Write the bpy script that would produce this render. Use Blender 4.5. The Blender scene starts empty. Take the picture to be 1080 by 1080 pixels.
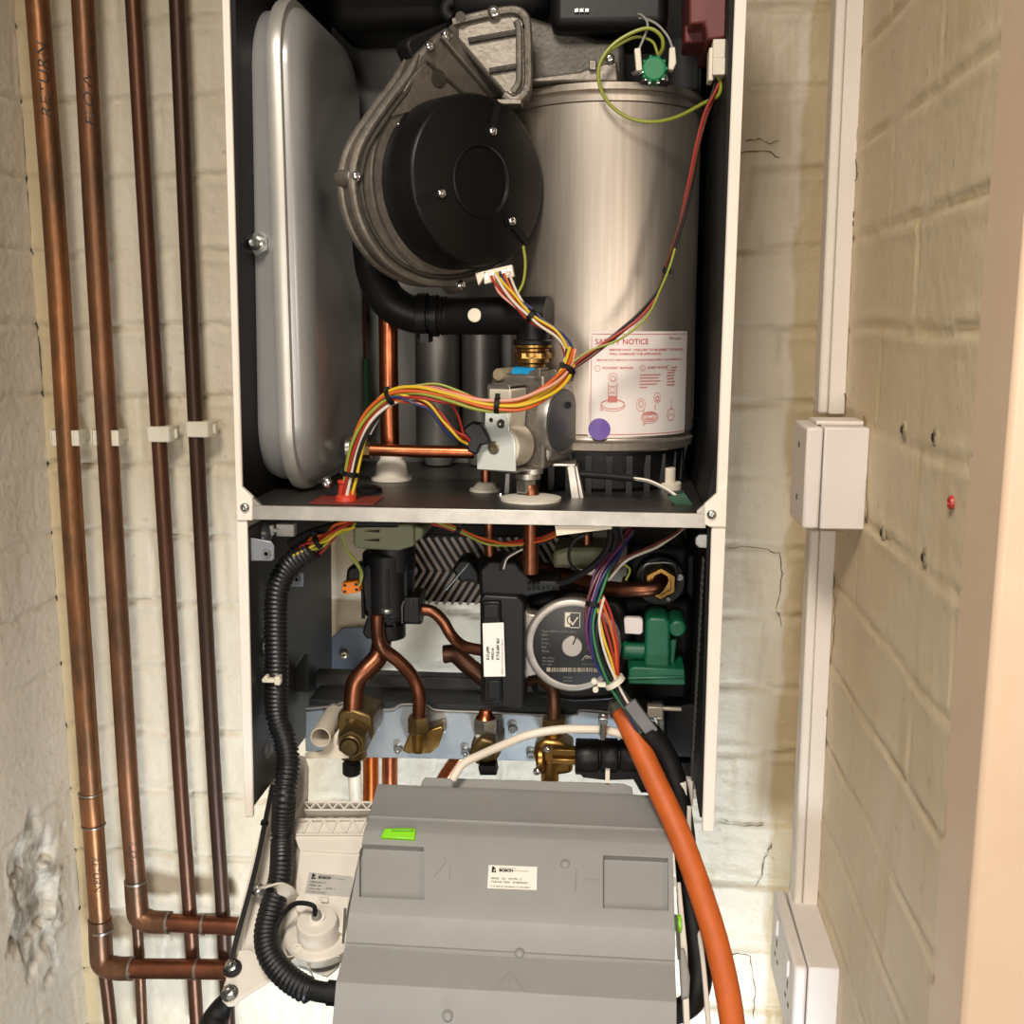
import bpy, bmesh, math, random
from mathutils import Vector as V, Matrix, noise
random.seed(7)
SC = bpy.context.scene; COL = SC.collection
PI = math.pi
# ------------------------------------------------------------------ camera calibration
FL = 1157.59; PITCH, YAW, ROLL = 0.173355, 0.0938432, 0.0021311
CAM = V((0.122136, -0.956197, 0.169548))
_f = V((-math.sin(YAW)*math.cos(PITCH), math.cos(YAW)*math.cos(PITCH), -math.sin(PITCH)))
_r = V((math.cos(YAW), math.sin(YAW), 0)); _u = _r.cross(_f)
RR = math.cos(ROLL)*_r + math.sin(ROLL)*_u; UU = -math.sin(ROLL)*_r + math.cos(ROLL)*_u; FF = _f
def ray(px, py): return RR*((px-540)/FL) - UU*((py-540)/FL) + FF
def P(px, py, Y):                      # survey: the point of the photo at depth Y
    d = ray(px, py); return CAM + d*((Y-CAM.y)/d.y)
def PN(px, py, O, n):                  # the point of the photo on the plane through O
    d = ray(px, py); return CAM + d*((O-CAM).dot(n)/d.dot(n))
def PX(px, py, X):
    d = ray(px, py); return CAM + d*((X-CAM.x)/d.x)
def S(n, Y): return n*(Y-CAM.y)/FL*1.0
cam = bpy.data.objects.new('camera', bpy.data.cameras.new('camera')); COL.objects.link(cam)
cam.data.sensor_width = 36; cam.data.sensor_fit = 'HORIZONTAL'; cam.data.lens = FL/1080*36
cam.data.clip_start = .01
m = Matrix((RR, UU, -FF)).transposed().to_4x4(); m.translation = CAM; cam.matrix_world = m
SC.camera = cam
# ------------------------------------------------------------------ materials
def lin(h):
    h = h.lstrip('#'); o = []
    for i in (0, 2, 4):
        c = int(h[i:i+2], 16)/255; o.append(c/12.92 if c <= .04045 else ((c+.055)/1.055)**2.4)
    return (*o, 1)
MATS = {}
def mat(name, c, rough=.5, metal=0, c2=None, scale=20, amt=.5, bump=0, bscale=80, stretch=None, coat=0, spec=.5, aniso=0):
    if name in MATS: return MATS[name]
    mt = bpy.data.materials.new(name); mt.use_nodes = True; nt = mt.node_tree; b = nt.nodes['Principled BSDF']
    b.inputs['Base Color'].default_value = lin(c); b.inputs['Roughness'].default_value = rough
    b.inputs['Metallic'].default_value = metal; b.inputs['Coat Weight'].default_value = coat
    b.inputs['Specular IOR Level'].default_value = spec
    if aniso: b.inputs['Anisotropic'].default_value = aniso
    tc = nt.nodes.new('ShaderNodeTexCoord'); mp = nt.nodes.new('ShaderNodeMapping')
    nt.links.new(tc.outputs['Object'], mp.inputs[0])
    if stretch: mp.inputs['Scale'].default_value = stretch
    if c2:
        n = nt.nodes.new('ShaderNodeTexNoise'); n.inputs['Scale'].default_value = scale; n.inputs['Detail'].default_value = 6
        n.inputs['Roughness'].default_value = .65
        nt.links.new(mp.outputs[0], n.inputs['Vector'])
        r = nt.nodes.new('ShaderNodeValToRGB'); r.color_ramp.elements[0].position = .5-amt*.3; r.color_ramp.elements[1].position = .5+amt*.3
        r.color_ramp.elements[0].color = lin(c); r.color_ramp.elements[1].color = lin(c2)
        nt.links.new(n.outputs['Fac'], r.inputs[0]); nt.links.new(r.outputs[0], b.inputs['Base Color'])
    if bump:
        n2 = nt.nodes.new('ShaderNodeTexNoise'); n2.inputs['Scale'].default_value = bscale; n2.inputs['Detail'].default_value = 4
        nt.links.new(mp.outputs[0], n2.inputs['Vector'])
        bp = nt.nodes.new('ShaderNodeBump'); bp.inputs['Strength'].default_value = bump; bp.inputs['Distance'].default_value = .002
        nt.links.new(n2.outputs['Fac'], bp.inputs['Height']); nt.links.new(bp.outputs[0], b.inputs['Normal'])
    MATS[name] = mt; return mt
WHITE = mat('white_enamel', '#efe6da', .35, c2='#e8ddd0', scale=8)
BLACK = mat('black_liner', '#0b0b0b', .6, c2='#101011', scale=15, spec=.25)
BLACKP = mat('black_plastic', '#0d0d0e', .45, c2='#131314', scale=30, bump=.1, spec=.35)
BLACKM = mat('black_satin', '#0a0a0b', .42, bump=.05, bscale=200, spec=.3)
RUBBER = mat('black_rubber', '#0d0d0d', .6, spec=.3)
ZINC = mat('zinc_sheet', '#a7a39c', .42, .9, c2='#c2beb6', scale=30, bump=.05)
ZINCD = mat('zinc_dull', '#7d7b78', .5, .75, c2='#94918c', scale=12, bump=.05)
DARKSHEET = mat('dark_sheet', '#2e3032', .5, .3, c2='#363839', scale=10)
VESSEL = mat('vessel_paint', '#9c9b9a', .34, .4, c2='#a3a2a0', scale=14, bump=.03, bscale=40, coat=.15)
ALU = mat('cast_aluminium', '#8f887f', .5, .8, c2='#7a736a', scale=60, bump=.25, bscale=300)
ALUD = mat('cast_aluminium_dark', '#5b5751', .5, .7, c2='#48443f', scale=40, bump=.3, bscale=220)
STEEL = mat('brushed_steel', '#b9aea1', .42, .9, c2='#c7bdb1', scale=6, stretch=(40, 40, 1), aniso=.5, bump=.03, bscale=40)
CHROME = mat('bright_screw', '#d6d6d6', .18, 1)
COPPER = mat('copper_clean', '#c0734f', .3, 1, c2='#96543a', scale=25, bump=.06)
COPPERB = mat('copper_bronzed', '#9a6248', .36, .95, c2='#6b4434', scale=20, bump=.06)
COPPERO = mat('copper_wall_orange', '#9a6640', .38, .7, c2='#644a34', scale=13, amt=.4, bump=.12, bscale=90, stretch=(2, 2, .7))
COPPERW = mat('copper_wall_brown', '#885c40', .4, .7, c2='#5b4433', scale=14, amt=.45, bump=.12, bscale=90, stretch=(2, 2, .7))
COPPERD = mat('copper_wall_dark', '#6a4634', .42, .7, c2='#4d3628', scale=12, amt=.8, bump=.12, stretch=(2, 2, .7))
COPPERK = mat('copper_wall_darker', '#4c3529', .45, .65, c2='#392a22', scale=12, amt=.8, bump=.12, stretch=(2, 2, .7))
SOLDER = mat('solder_ring', '#8c8276', .4, .8)
BRASS = mat('brass', '#b0894a', .33, .95, c2='#86683a', scale=30, bump=.08)
BRASSD = mat('brass_dull', '#7d6740', .45, .85, c2='#5f5034', scale=25, bump=.15)
NICKEL = mat('nickel', '#b8bab6', .28, .95, c2='#a2a49f', scale=30)
GREEN = mat('green_plastic', '#0b5a3c', .45, c2='#0a5036', scale=20, bump=.1)
GREENB = mat('green_knob', '#0f7a4b', .42)
OLIVE = mat('olive_collar', '#77785a', .5, c2='#6c6d50', scale=20)
ORANGE = mat('orange_hose_rubber', '#c65f20', .55, c2='#b3551d', scale=30, amt=.6, bump=.12, bscale=160)
ORANGEP = mat('orange_plug', '#e07a1c', .45)
GREYB = mat('grey_box_plastic', '#908f8d', .5, c2='#8c8b89', scale=30, bump=.05, bscale=500)
TRAY = mat('white_tray_plastic', '#d9d3c8', .48, c2='#d3ccc0', scale=12)
LIME = mat('lime_clip', '#84d41c', .4)
CREAM = mat('cream_plastic', '#e6dcc8', .45)
IVORY = mat('ivory_clip', '#dcd5c2', .5, c2='#d0c8b2', scale=30)
LABEL = mat('white_label', '#e9e3da', .45)
LABELG = mat('grey_label', '#b1aea8', .4)
LABELR = mat('safety_label_paper', '#e6ddd8', .35)
RED = mat('red_print', '#bf453d', .5)
INK = mat('black_print', '#1c1b1a', .5)
SILVERINK = mat('silver_print', '#a8a49c', .4)
PALEINK = mat('dim_print', '#77746e', .5)
PURPLE = mat('purple_sticker', '#5b3a97', .4, c2='#654499', scale=80)
MAROON = mat('maroon_case', '#6b2f2d', .5, c2='#733634', scale=20)
BLUE = mat('blue_cap', '#1c8fc4', .35)
PVC = mat('white_pvc', '#e4dcd3', .4, c2='#ddd4c9', scale=5)
PVCB = mat('white_box_plastic', '#e2dbd6', .42, c2='#dad2cc', scale=6)
WOOD = mat('cream_gloss_paint', '#e8cfb4', .4, c2='#e2c5a8', scale=5, bump=.1, bscale=30)
REDG = mat('red_grommet', '#c03a24', .45)
WIRE = {k: mat('wire_'+k, c, .4) for k, c in dict(red='#9c2a20', yellow='#d3b02a', green='#8f9636', orange='#c65a22', white='#d3cabb',
        blue='#1f2a5c', black='#18181a', brown='#5c2a20', purple='#5a2c58', grey='#9a9890', darkgreen='#1e6a3a', pink='#d89a86', lightblue='#4a7fae').items()}
# ------------------------------------------------------------------ mesh builder
class MB:
    def __init__(s, T=None): s.v = []; s.f = []; s.T = T; s.sharp = False
    def add(s, vs, fs):
        o = len(s.v)
        s.v += [(s.T @ V(p)) if s.T else V(p) for p in vs]; s.f += [tuple(i+o for i in f) for f in fs]; return s
    def box(s, a, b):
        x0, x1 = sorted((a[0], b[0])); y0, y1 = sorted((a[1], b[1])); z0, z1 = sorted((a[2], b[2]))
        return s.add([(x0,y0,z0),(x1,y0,z0),(x1,y1,z0),(x0,y1,z0),(x0,y0,z1),(x1,y0,z1),(x1,y1,z1),(x0,y1,z1)],
                     [(0,3,2,1),(4,5,6,7),(0,1,5,4),(1,2,6,5),(2,3,7,6),(3,0,4,7)])
    def prism(s, poly, d):
        d = V(d); n = len(poly); poly = [V(p) for p in poly]
        nn = V((0,0,0))
        for i in range(n): nn += poly[i].cross(poly[(i+1) % n])
        if nn.dot(d) > 0: poly = poly[::-1]
        return s.add(poly+[p+d for p in poly], [tuple(range(n)), tuple(range(2*n-1, n-1, -1))] + [(i+n, (i+1) % n+n, (i+1) % n, i) for i in range(n)])
    def lathe(s, o, ax, prof, n=28, ref=None, phase=0, cap=True):
        o = V(o); ax = V(ax).normalized()
        a = V(ref) if ref else (V((0,0,1)) if abs(ax.z) < .9 else V((1,0,0)))
        e1 = (a-ax*a.dot(ax)).normalized(); e2 = ax.cross(e1)
        vs = []; fs = []; rings = []
        for t, r in prof:
            if r < 1e-7: rings.append([len(vs)]); vs.append(o+ax*t)
            else:
                rings.append(list(range(len(vs), len(vs)+n)))
                vs += [o+ax*t+(e1*math.cos(2*PI*k/n+phase)+e2*math.sin(2*PI*k/n+phase))*r for k in range(n)]
        for A, B in zip(rings, rings[1:]):
            if len(A) == 1 and len(B) == 1: continue
            for k in range(n):
                k2 = (k+1) % n
                if len(A) == 1: fs.append((A[0], B[k2], B[k]))
                elif len(B) == 1: fs.append((A[k], A[k2], B[0]))
                else: fs.append((A[k], A[k2], B[k2], B[k]))
        if cap and len(rings[0]) > 1: fs.append(tuple(rings[0][::-1]))
        if cap and len(rings[-1]) > 1: fs.append(tuple(rings[-1]))
        return s.add(vs, fs)
    def cyl(s, p0, p1, r, r1=None, n=28, bev=0):
        p0 = V(p0); p1 = V(p1); L = (p1-p0).length; r1 = r if r1 is None else r1
        pr = [(0, r-bev), (bev, r), (L-bev, r1), (L, r1-bev)] if bev else [(0, r), (L, r1)]
        return s.lathe(p0, p1-p0, pr, n)
    def tube(s, pts, r, n=12, sub=8, raw=False, inner=None):
        if not raw: pts, rr = smooth(pts, sub, r)
        else: rr = r if isinstance(r, list) else [r]*len(pts)
        fr = frames(pts); vs = []; fs = []
        for p, (t, a, b), q in zip(pts, fr, rr):
            vs += [p+(a*math.cos(2*PI*k/n)+b*math.sin(2*PI*k/n))*q for k in range(n)]
        m_ = len(pts)
        for i in range(m_-1):
            for k in range(n): fs.append((i*n+k, i*n+(k+1) % n, (i+1)*n+(k+1) % n, (i+1)*n+k))
        fs.append(tuple(range(n))[::-1]); fs.append(tuple(range((m_-1)*n, m_*n)))
        return s.add(vs, fs)
    def strip(s, pts, w, th, up):          # flat band following pts
        pts, _ = smooth(pts, 8, 1); vs = []; fs = []; up = V(up)
        for i, p in enumerate(pts):
            t = (pts[min(i+1, len(pts)-1)]-pts[max(i-1, 0)]).normalized(); a = t.cross(up).normalized(); b = a.cross(t)
            vs += [p+a*w/2+b*th/2, p-a*w/2+b*th/2, p-a*w/2-b*th/2, p+a*w/2-b*th/2]
        for i in range(len(pts)-1):
            for k in range(4): fs.append((i*4+k, i*4+(k+1) % 4, i*4+4+(k+1) % 4, i*4+4+k))
        fs.append((3,2,1,0)); e = (len(pts)-1)*4; fs.append((e, e+1, e+2, e+3)); return s.add(vs, fs)
    def grid(s, rows):
        n = len(rows[0]); vs = [p for r in rows for p in r]
        return s.add(vs, [(i*n+j, i*n+j+1, i*n+n+j+1, i*n+n+j) for i in range(len(rows)-1) for j in range(n-1)])
    def build(s, name, mt, root=None, bev=0, seg=2, ang=35, flat=False, solid=0, fixn=True):
        me = bpy.data.meshes.new(name); L = root.location if root else V((0,0,0))
        if root is not None and root.get('_off'): L = V(root['_off'])
        me.from_pydata([tuple(p-L) for p in s.v], [], s.f)
        if fixn:
            bm = bmesh.new(); bm.from_mesh(me); bmesh.ops.recalc_face_normals(bm, faces=bm.faces); bm.to_mesh(me); bm.free()
        me.materials.append(mt)
        if not flat:
            me.shade_smooth(); me.set_sharp_from_angle(angle=math.radians(ang))
        o = bpy.data.objects.new(name, me); COL.objects.link(o)
        if root is not None:
            o.parent = root
            if not root.get('_off'): o['_off'] = tuple(L)
            else: o['_off'] = tuple(root['_off'])
        if solid:
            md = o.modifiers.new('thickness', 'SOLIDIFY'); md.thickness = solid; md.offset = -1
        if bev:
            md = o.modifiers.new('rounding', 'BEVEL'); md.width = bev; md.segments = seg; md.limit_method = 'ANGLE'; md.angle_limit = math.radians(40)
            md.harden_normals = False
        return o
    # -- survey shortcuts: pixel extents at a stated depth, real thickness
    def bx(s, x0, y0, x1, y1, Y0, Y1):
        xm, ym = (x0+x1)/2, (y0+y1)/2
        return s.box((P(x0, ym, Y0).x, Y0, P(xm, y0, Y0).z), (P(x1, ym, Y0).x, Y1, P(xm, y1, Y0).z))
    def pp(s, poly, Y0, Y1): return s.prism([P(x, y, Y0) for x, y in poly], (0, Y1-Y0, 0))
    def cy(s, px, py, r, Y0, Y1, n=28, bev=0, r1=None):
        c = P(px, py, Y0); return s.cyl(c, (c.x, Y1, c.z), S(r, Y0), S(r1, Y0) if r1 else None, n, bev)
    def cz(s, px, y0, y1, r, Y, n=28, bev=0, r1=None):
        a = P(px, (y0+y1)/2, Y); z0 = P(px, y0, Y).z; z1 = P(px, y1, Y).z
        return s.cyl((a.x, Y, z1), (a.x, Y, z0), S(r1 if r1 else r, Y), S(r, Y), n, bev)
    def cx(s, x0, x1, py, r, Y, n=28, bev=0):
        z = P((x0+x1)/2, py, Y).z; return s.cyl((P(x0, py, Y).x, Y, z), (P(x1, py, Y).x, Y, z), S(r, Y), None, n, bev)
    def path(s, pts, r, n=12, sub=8):
        return s.tube([P(*p) for p in pts], r, n, sub)
def smooth(pts, sub, r):
    pts = [V(p) for p in pts]; n = len(pts)
    rs = r if isinstance(r, (list, tuple)) else [r]*n
    if n == 2: return pts, list(rs)
    o = []; ro = []
    for i in range(n-1):
        p0 = pts[i-1] if i else pts[0]*2-pts[1]; p1, p2 = pts[i], pts[i+1]; p3 = pts[i+2] if i+2 < n else p2*2-p1
        for k in range(sub):
            t = k/sub
            o.append(.5*((2*p1)+(p2-p0)*t+(2*p0-5*p1+4*p2-p3)*t*t+(3*p1-p0-3*p2+p3)*t**3)); ro.append(rs[i]+(rs[i+1]-rs[i])*t)
    o.append(pts[-1]); ro.append(rs[-1]); return o, ro
def resample(pts, step):
    L = [0]
    for a, b in zip(pts, pts[1:]): L.append(L[-1]+(b-a).length)
    n = max(2, int(L[-1]/step)); o = []; j = 0
    for i in range(n+1):
        s = L[-1]*i/n
        while j < len(pts)-2 and L[j+1] < s: j += 1
        t = (s-L[j])/max(L[j+1]-L[j], 1e-9); o.append(pts[j].lerp(pts[j+1], t))
    return o
def frames(pts):
    o = []; a = None
    for i, p in enumerate(pts):
        t = (pts[min(i+1, len(pts)-1)]-pts[max(i-1, 0)]).normalized()
        if a is None:
            q = V((0,1,0)) if abs(t.y) < .8 else V((1,0,0)); a = (q-t*q.dot(t)).normalized()
        else: a = (a-t*a.dot(t)).normalized()
        o.append((t, a, t.cross(a)))
    return o
def thing(name, label, cat, loc=(0,0,0), group=None):
    o = bpy.data.objects.new(name, None); COL.objects.link(o); o.location = loc; o.empty_display_size = .02
    o['label'] = label; o['category'] = cat
    if group: o['group'] = group
    return o
def tag(o, label, cat, group=None):
    o['label'] = label; o['category'] = cat
    if group: o['group'] = group
    if '_off' in o: del o['_off']
    return o
def struct(o): o['kind'] = 'structure'; return o
def text(s, size, o, ux, uy, mt, root, name='print', align='LEFT', lift=.0004, bend=None, xs=1.0, bold=0, shear=0):
    cu = bpy.data.curves.new(name, 'FONT'); cu.body = s; cu.size = size; cu.align_x = align; cu.fill_mode = 'FRONT'; cu.resolution_u = 4
    cu.offset = bold; cu.shear = shear
    t = bpy.data.objects.new(name, cu); COL.objects.link(t)
    me = bpy.data.meshes.new_from_object(t); COL.objects.unlink(t); bpy.data.objects.remove(t)
    ux = V(ux).normalized(); uy = V(uy).normalized(); nn = ux.cross(uy); b = MB()
    vs = [v.co.copy() for v in me.vertices]; fs = [tuple(p.vertices) for p in me.polygons]
    if bend: vs = [bend(v.x*xs, v.y) for v in vs]
    else: vs = [V(o)+ux*v.x*xs+uy*v.y+nn*lift for v in vs]
    b.add(vs, fs); return b.build(name, mt, root, flat=True, fixn=False)
def screw(root, p, ax, r=.004, name='screw', mt=None, hexa=False):
    b = MB(); p = V(p)
    if hexa: b.lathe(p, ax, [(0, r*1.25), (r*.25, r*1.25)], 20); b.lathe(p+V(ax).normalized()*r*.25, ax, [(0, r), (r*.8, r), (r*.9, r*.8), (r*.9, r*.4), (r*.5, r*.35), (r*.5, 0)], 6)
    else: b.lathe(p, ax, [(0, r), (r*.35, r), (r*.7, r*.75), (r*.75, r*.38), (r*.4, r*.3), (r*.4, 0)], 16)
    return b.build(name, mt or CHROME, root, ang=50)
def hexnut(b, o, ax, r, L, hole=0, phase=0):
    if hole: b.lathe(o, ax, [(L*.9, hole), (L, hole*1.05), (L, r*.9), (L*.92, r), (L*.08, r), (0, r*.9), (0, hole)], 6, phase=phase)
    else: b.lathe(o, ax, [(0, r*.92), (L*.08, r), (L*.92, r), (L, r*.92)], 6, phase=phase)
def harness(name, label, path, cols, rad, spread, twist=2.0, ties=(), cat='wire harness', group=None, sub=10, mtie=None, root=None):
    pts, _ = smooth([P(*p) for p in path], sub, 1); fr = frames(pts); n = len(cols); N = len(pts)
    if root is None: root = thing(name, label, cat, pts[0], group)
    for i, c in enumerate(cols):
        th = 2*PI*i/n; q = 0 if i == 0 and n > 4 else 1
        wp = []
        for j, (p, (t, a, b_)) in enumerate(zip(pts, fr)):
            s = j/(N-1); k = spread*(.85+.35*math.sin(5*s*PI+i*1.7))*q; w = th+twist*s*PI
            wp.append(p+(a*math.cos(w)+b_*math.sin(w))*k)
        b = MB(); b.tube(wp, rad, 8, raw=True); b.build('wire', WIRE[c], root)
    for s in ties:
        j = int(s*(N-1)); p = pts[j]; t = fr[j][0]; b = MB(); R = spread+rad*1.5
        b.lathe(p-t*.0022, t, [(0, R*.8), (0, R), (.0044, R), (.0044, R*.8)], 16)
        hd = p+fr[j][2]*R; b.box(hd-V((.002, .002, .002)), hd+V((.002, .003, .003)))
        b.build('cable_tie', mtie or RUBBER, root)
    return root
# ------------------------------------------------------------------ SETTING
YW = .35
XL = P(52, 520, YW).x; XR = P(857, 450, YW).x
ZB, ZT = -.80, .84
def sst(a, b, x):
    t = min(1, max(0, (x-a)/(b-a))); return t*t*(3-2*t)
CH = .0865
Z0 = P(800, 577, YW).z % CH
def fbm(x, y, z, o=3):
    s = 0; a = 1; f = 1
    for _ in range(o): s += a*noise.noise(V((x*f, y*f, z*f))); a *= .5; f *= 2.03
    return s
def wall_mesh(name, o, ux, nn, W, res, mt, seed, bl=.30, damage=None, amp=1.0):
    o = V(o); ux = V(ux); nn = V(nn); nu = int(W/res)+1; nv = int((ZT-ZB)/res)+1
    vs = []; att = []; dm = []; edge_w = []
    for j in range(nv):
        z = ZB+(ZT-ZB)*j/(nv-1)
        for i in range(nu):
            u = W*i/(nu-1)
            wz = z+.006*fbm(u*6+seed, z*6, 1, 2)+.0025*fbm(u*40+seed, z*40, 5, 2); wu = u+.006*fbm(u*9, z*9+seed, 3, 2)
            k = math.floor((wz-Z0)/CH); dv = abs((wz-Z0)/CH-round((wz-Z0)/CH))*CH
            t = wu/bl+(.5 if k % 2 else 0)+.11*math.sin(k*2.3+seed); du = abs(t-round(t))*bl; kb = math.floor(t)
            fade = .55+.6*fbm(u*5+seed*3, z*5, 8, 2)
            jw = .0042+.0025*fbm(u*20+seed, z*20, 2, 2)
            g = max(1-sst(0, jw, dv), (1-sst(0, jw*.8, du))*.75)*max(.15, min(1.2, fade))
            lip = math.exp(-((dv-.009)/.005)**2)*.0012*max(0, fbm(u*12, z*12+seed, 9, 2)+.35)
            bh = .0016*noise.noise(V((kb*7.7+seed, k*3.3, 0)))
            h = (-.0064*g+lip*2.6+bh+.0016*fbm(u*9+seed, z*9, 4, 3)+.0006*fbm(u*70, z*70+seed, 6, 2))*amp
            d = 0
            if damage:
                d = damage(u, z)
                if d > 0:
                    vd = noise.voronoi(V((u*26, z*26, 1)))[1][0]; c = noise.cell(vd*9.7)+.4*(u*26-vd.x)+.3*(z*26-vd.y)
                    h = h*(1-d)+d*(-.006+.009*c+.004*fbm(u*30, z*30, 1, 3))
            edge_w.append(1-sst(.85, 1.1, min(u, W-u)/(.026+.008*fbm(u*8, z*14+seed, 5, 3)+.004*math.sin(z*9)))); att.append(g); dm.append(d); vs.append(o+ux*u+V((0,0,z))+nn*h)  # mask of an uneven strip along both vertical edges of the wall
    fs = [(j*nu+i, j*nu+i+1, (j+1)*nu+i+1, (j+1)*nu+i) for j in range(nv-1) for i in range(nu-1)]
    if ux.cross(V((0,0,1))).dot(nn) < 0: fs = [f[::-1] for f in fs]
    me = bpy.data.meshes.new(name); me.from_pydata([tuple(v) for v in vs], [], fs); me.shade_smooth()
    a = me.attributes.new('joint', 'FLOAT', 'POINT'); a.data.foreach_set('value', att)
    a = me.attributes.new('edge_strip', 'FLOAT', 'POINT'); a.data.foreach_set('value', edge_w)
    a = me.attributes.new('broken', 'FLOAT', 'POINT'); a.data.foreach_set('value', dm)
    me.materials.append(mt); ob = bpy.data.objects.new(name, me); COL.objects.link(ob); return struct(ob)
def wall_mat(name, c1, c2, stain, joint, edge_c=None, bmp=.6):
    mt = bpy.data.materials.new(name); mt.use_nodes = True; nt = mt.node_tree; b = nt.nodes['Principled BSDF']; N = nt.nodes.new; Lk = nt.links.new
    b.inputs['Roughness'].default_value = .5
    tc = N('ShaderNodeTexCoord')
    def nz(sc, det=5, st=None):
        n = N('ShaderNodeTexNoise'); n.inputs['Scale'].default_value = sc; n.inputs['Detail'].default_value = det
        mp = N('ShaderNodeMapping'); Lk(tc.outputs['Object'], mp.inputs[0])
        if st: mp.inputs['Scale'].default_value = st
        Lk(mp.outputs[0], n.inputs['Vector']); return n.outputs['Fac']
    def ramp(i, p0, p1, c0=(0,0,0,1), c1_=(1,1,1,1)):
        r = N('ShaderNodeValToRGB'); r.color_ramp.elements[0].position = p0; r.color_ramp.elements[1].position = p1
        r.color_ramp.elements[0].color = c0; r.color_ramp.elements[1].color = c1_; Lk(i, r.inputs[0]); return r.outputs[0]
    def mix(f, a, c, k=1):
        x = N('ShaderNodeMix'); x.data_type = 'RGBA'
        if k != 1:
            mm = N('ShaderNodeMath'); mm.operation = 'MULTIPLY'; mm.inputs[1].default_value = k; Lk(f, mm.inputs[0]); f = mm.outputs[0]
        Lk(f, x.inputs[0]); Lk(a, x.inputs[6])
        if isinstance(c, tuple): x.inputs[7].default_value = c
        else: Lk(c, x.inputs[7])
        return x.outputs[2]
    base = ramp(nz(5), .35, .65, lin(c1), lin(c2))
    base = mix(ramp(nz(9, 6, (3, 3, .5)), .58, .72), base, lin(stain), .6)
    base = mix(ramp(nz(60, 3), .66, .74), base, lin('#8d7a5c'), .35)
    at = N('ShaderNodeAttribute'); at.attribute_name = 'joint'
    mm = N('ShaderNodeMath'); mm.operation = 'MULTIPLY'; Lk(at.outputs['Fac'], mm.inputs[0]); Lk(ramp(nz(14, 4), .42, .62), mm.inputs[1])
    base = mix(mm.outputs[0], base, lin(joint), .75)
    oa = N('ShaderNodeAttribute'); oa.attribute_name = 'edge_strip'
    if edge_c: base = mix(oa.outputs['Fac'], base, lin(edge_c), .8)  # lays a separate beige tone over the edge strips
    da = N('ShaderNodeAttribute'); da.attribute_name = 'broken'
    base = mix(da.outputs['Fac'], base, ramp(nz(38, 6), .38, .6, lin('#8f8678'), lin('#d9d2c2')))
    Lk(base, b.inputs['Base Color'])
    bp = N('ShaderNodeBump'); bp.inputs['Strength'].default_value = bmp; bp.inputs['Distance'].default_value = .003
    Lk(nz(90, 6), bp.inputs['Height']); Lk(bp.outputs[0], b.inputs['Normal'])
    return mt
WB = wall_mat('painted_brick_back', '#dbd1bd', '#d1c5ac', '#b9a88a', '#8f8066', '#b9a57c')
WL = wall_mat('painted_brick_side', '#dcd2c3', '#d2c6b3', '#c3b59b', '#b0a287')
WR = wall_mat('painted_brick_right', '#dfcfb2', '#d6c4a2', '#cdb98a', '#bfa368', bmp=.25)
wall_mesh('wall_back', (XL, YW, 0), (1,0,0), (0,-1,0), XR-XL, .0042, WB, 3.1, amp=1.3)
cz_ = PX(40, 945, XL+.001)
def dmgL(u, z):
    y = YW-u; dy = (y-cz_.y)/.06; dz = (z-cz_.z)/.10
    return 1-sst(.75, 1.1, math.hypot(dy, dz)+.45*fbm(u*25, z*25, 4, 3))
wall_mesh('wall_left', (XL, YW, 0), (0,-1,0), (1,0,0), .55, .0042, WL, 9.4, damage=dmgL, amp=.62)
Yfr = PX(1022, 480, XR).y
wall_mesh('wall_right', (XR, YW, 0), (0,-1,0), (-1,0,0), YW-Yfr+.01, .0045, WR, 5.7, amp=.5)
b = MB(); b.box((XR-.0005, Yfr-.07, ZB), (XR+.22, Yfr, ZT)); struct(b.build('trim_1', WOOD, bev=.004))

CRK = mat('crack_dark', '#6a5b46', .9)
def crack(name, runs, f):
    b = MB()
    for r in runs:
        q = []
        for k in range(len(r)-1):
            for j in range(5):
                t = j/5; q.append(f(r[k][0]+(r[k+1][0]-r[k][0])*t+random.uniform(-1.2, 1.2), r[k][1]+(r[k+1][1]-r[k][1])*t+random.uniform(-1.3, 1.3)))
        q.append(f(*r[-1])); b.tube(q, [.0002+.0006*random.random() for _ in q], 5, raw=True)
    struct(b.build(name, CRK))
crack('wall_right_cracks', [[(904, 130), (904, 160), (903, 185), (900, 205), (900, 238)], [(891, 398), (891, 436)], [(880, 606), (880, 655), (876, 698)], [(872, 740), (867, 800), (865, 870), (862, 962)], [(911, 440), (914, 500), (914, 552)]], lambda x, y: PX(x, y, XR-.0008))
crack('wall_back_cracks', [[(768, 577), (800, 577), (822, 584), (825, 610), (819, 640), (824, 660)], [(796, 936), (803, 925), (806, 905), (814, 890)], [(768, 1005), (792, 1008), (796, 1045), (795, 1075)], [(758, 868), (790, 872), (806, 870)], [(786, 148), (800, 146), (812, 151), (822, 148)], [(782, 162), (806, 158), (822, 166)]], lambda x, y: P(x, y, YW-.0022))
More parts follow.
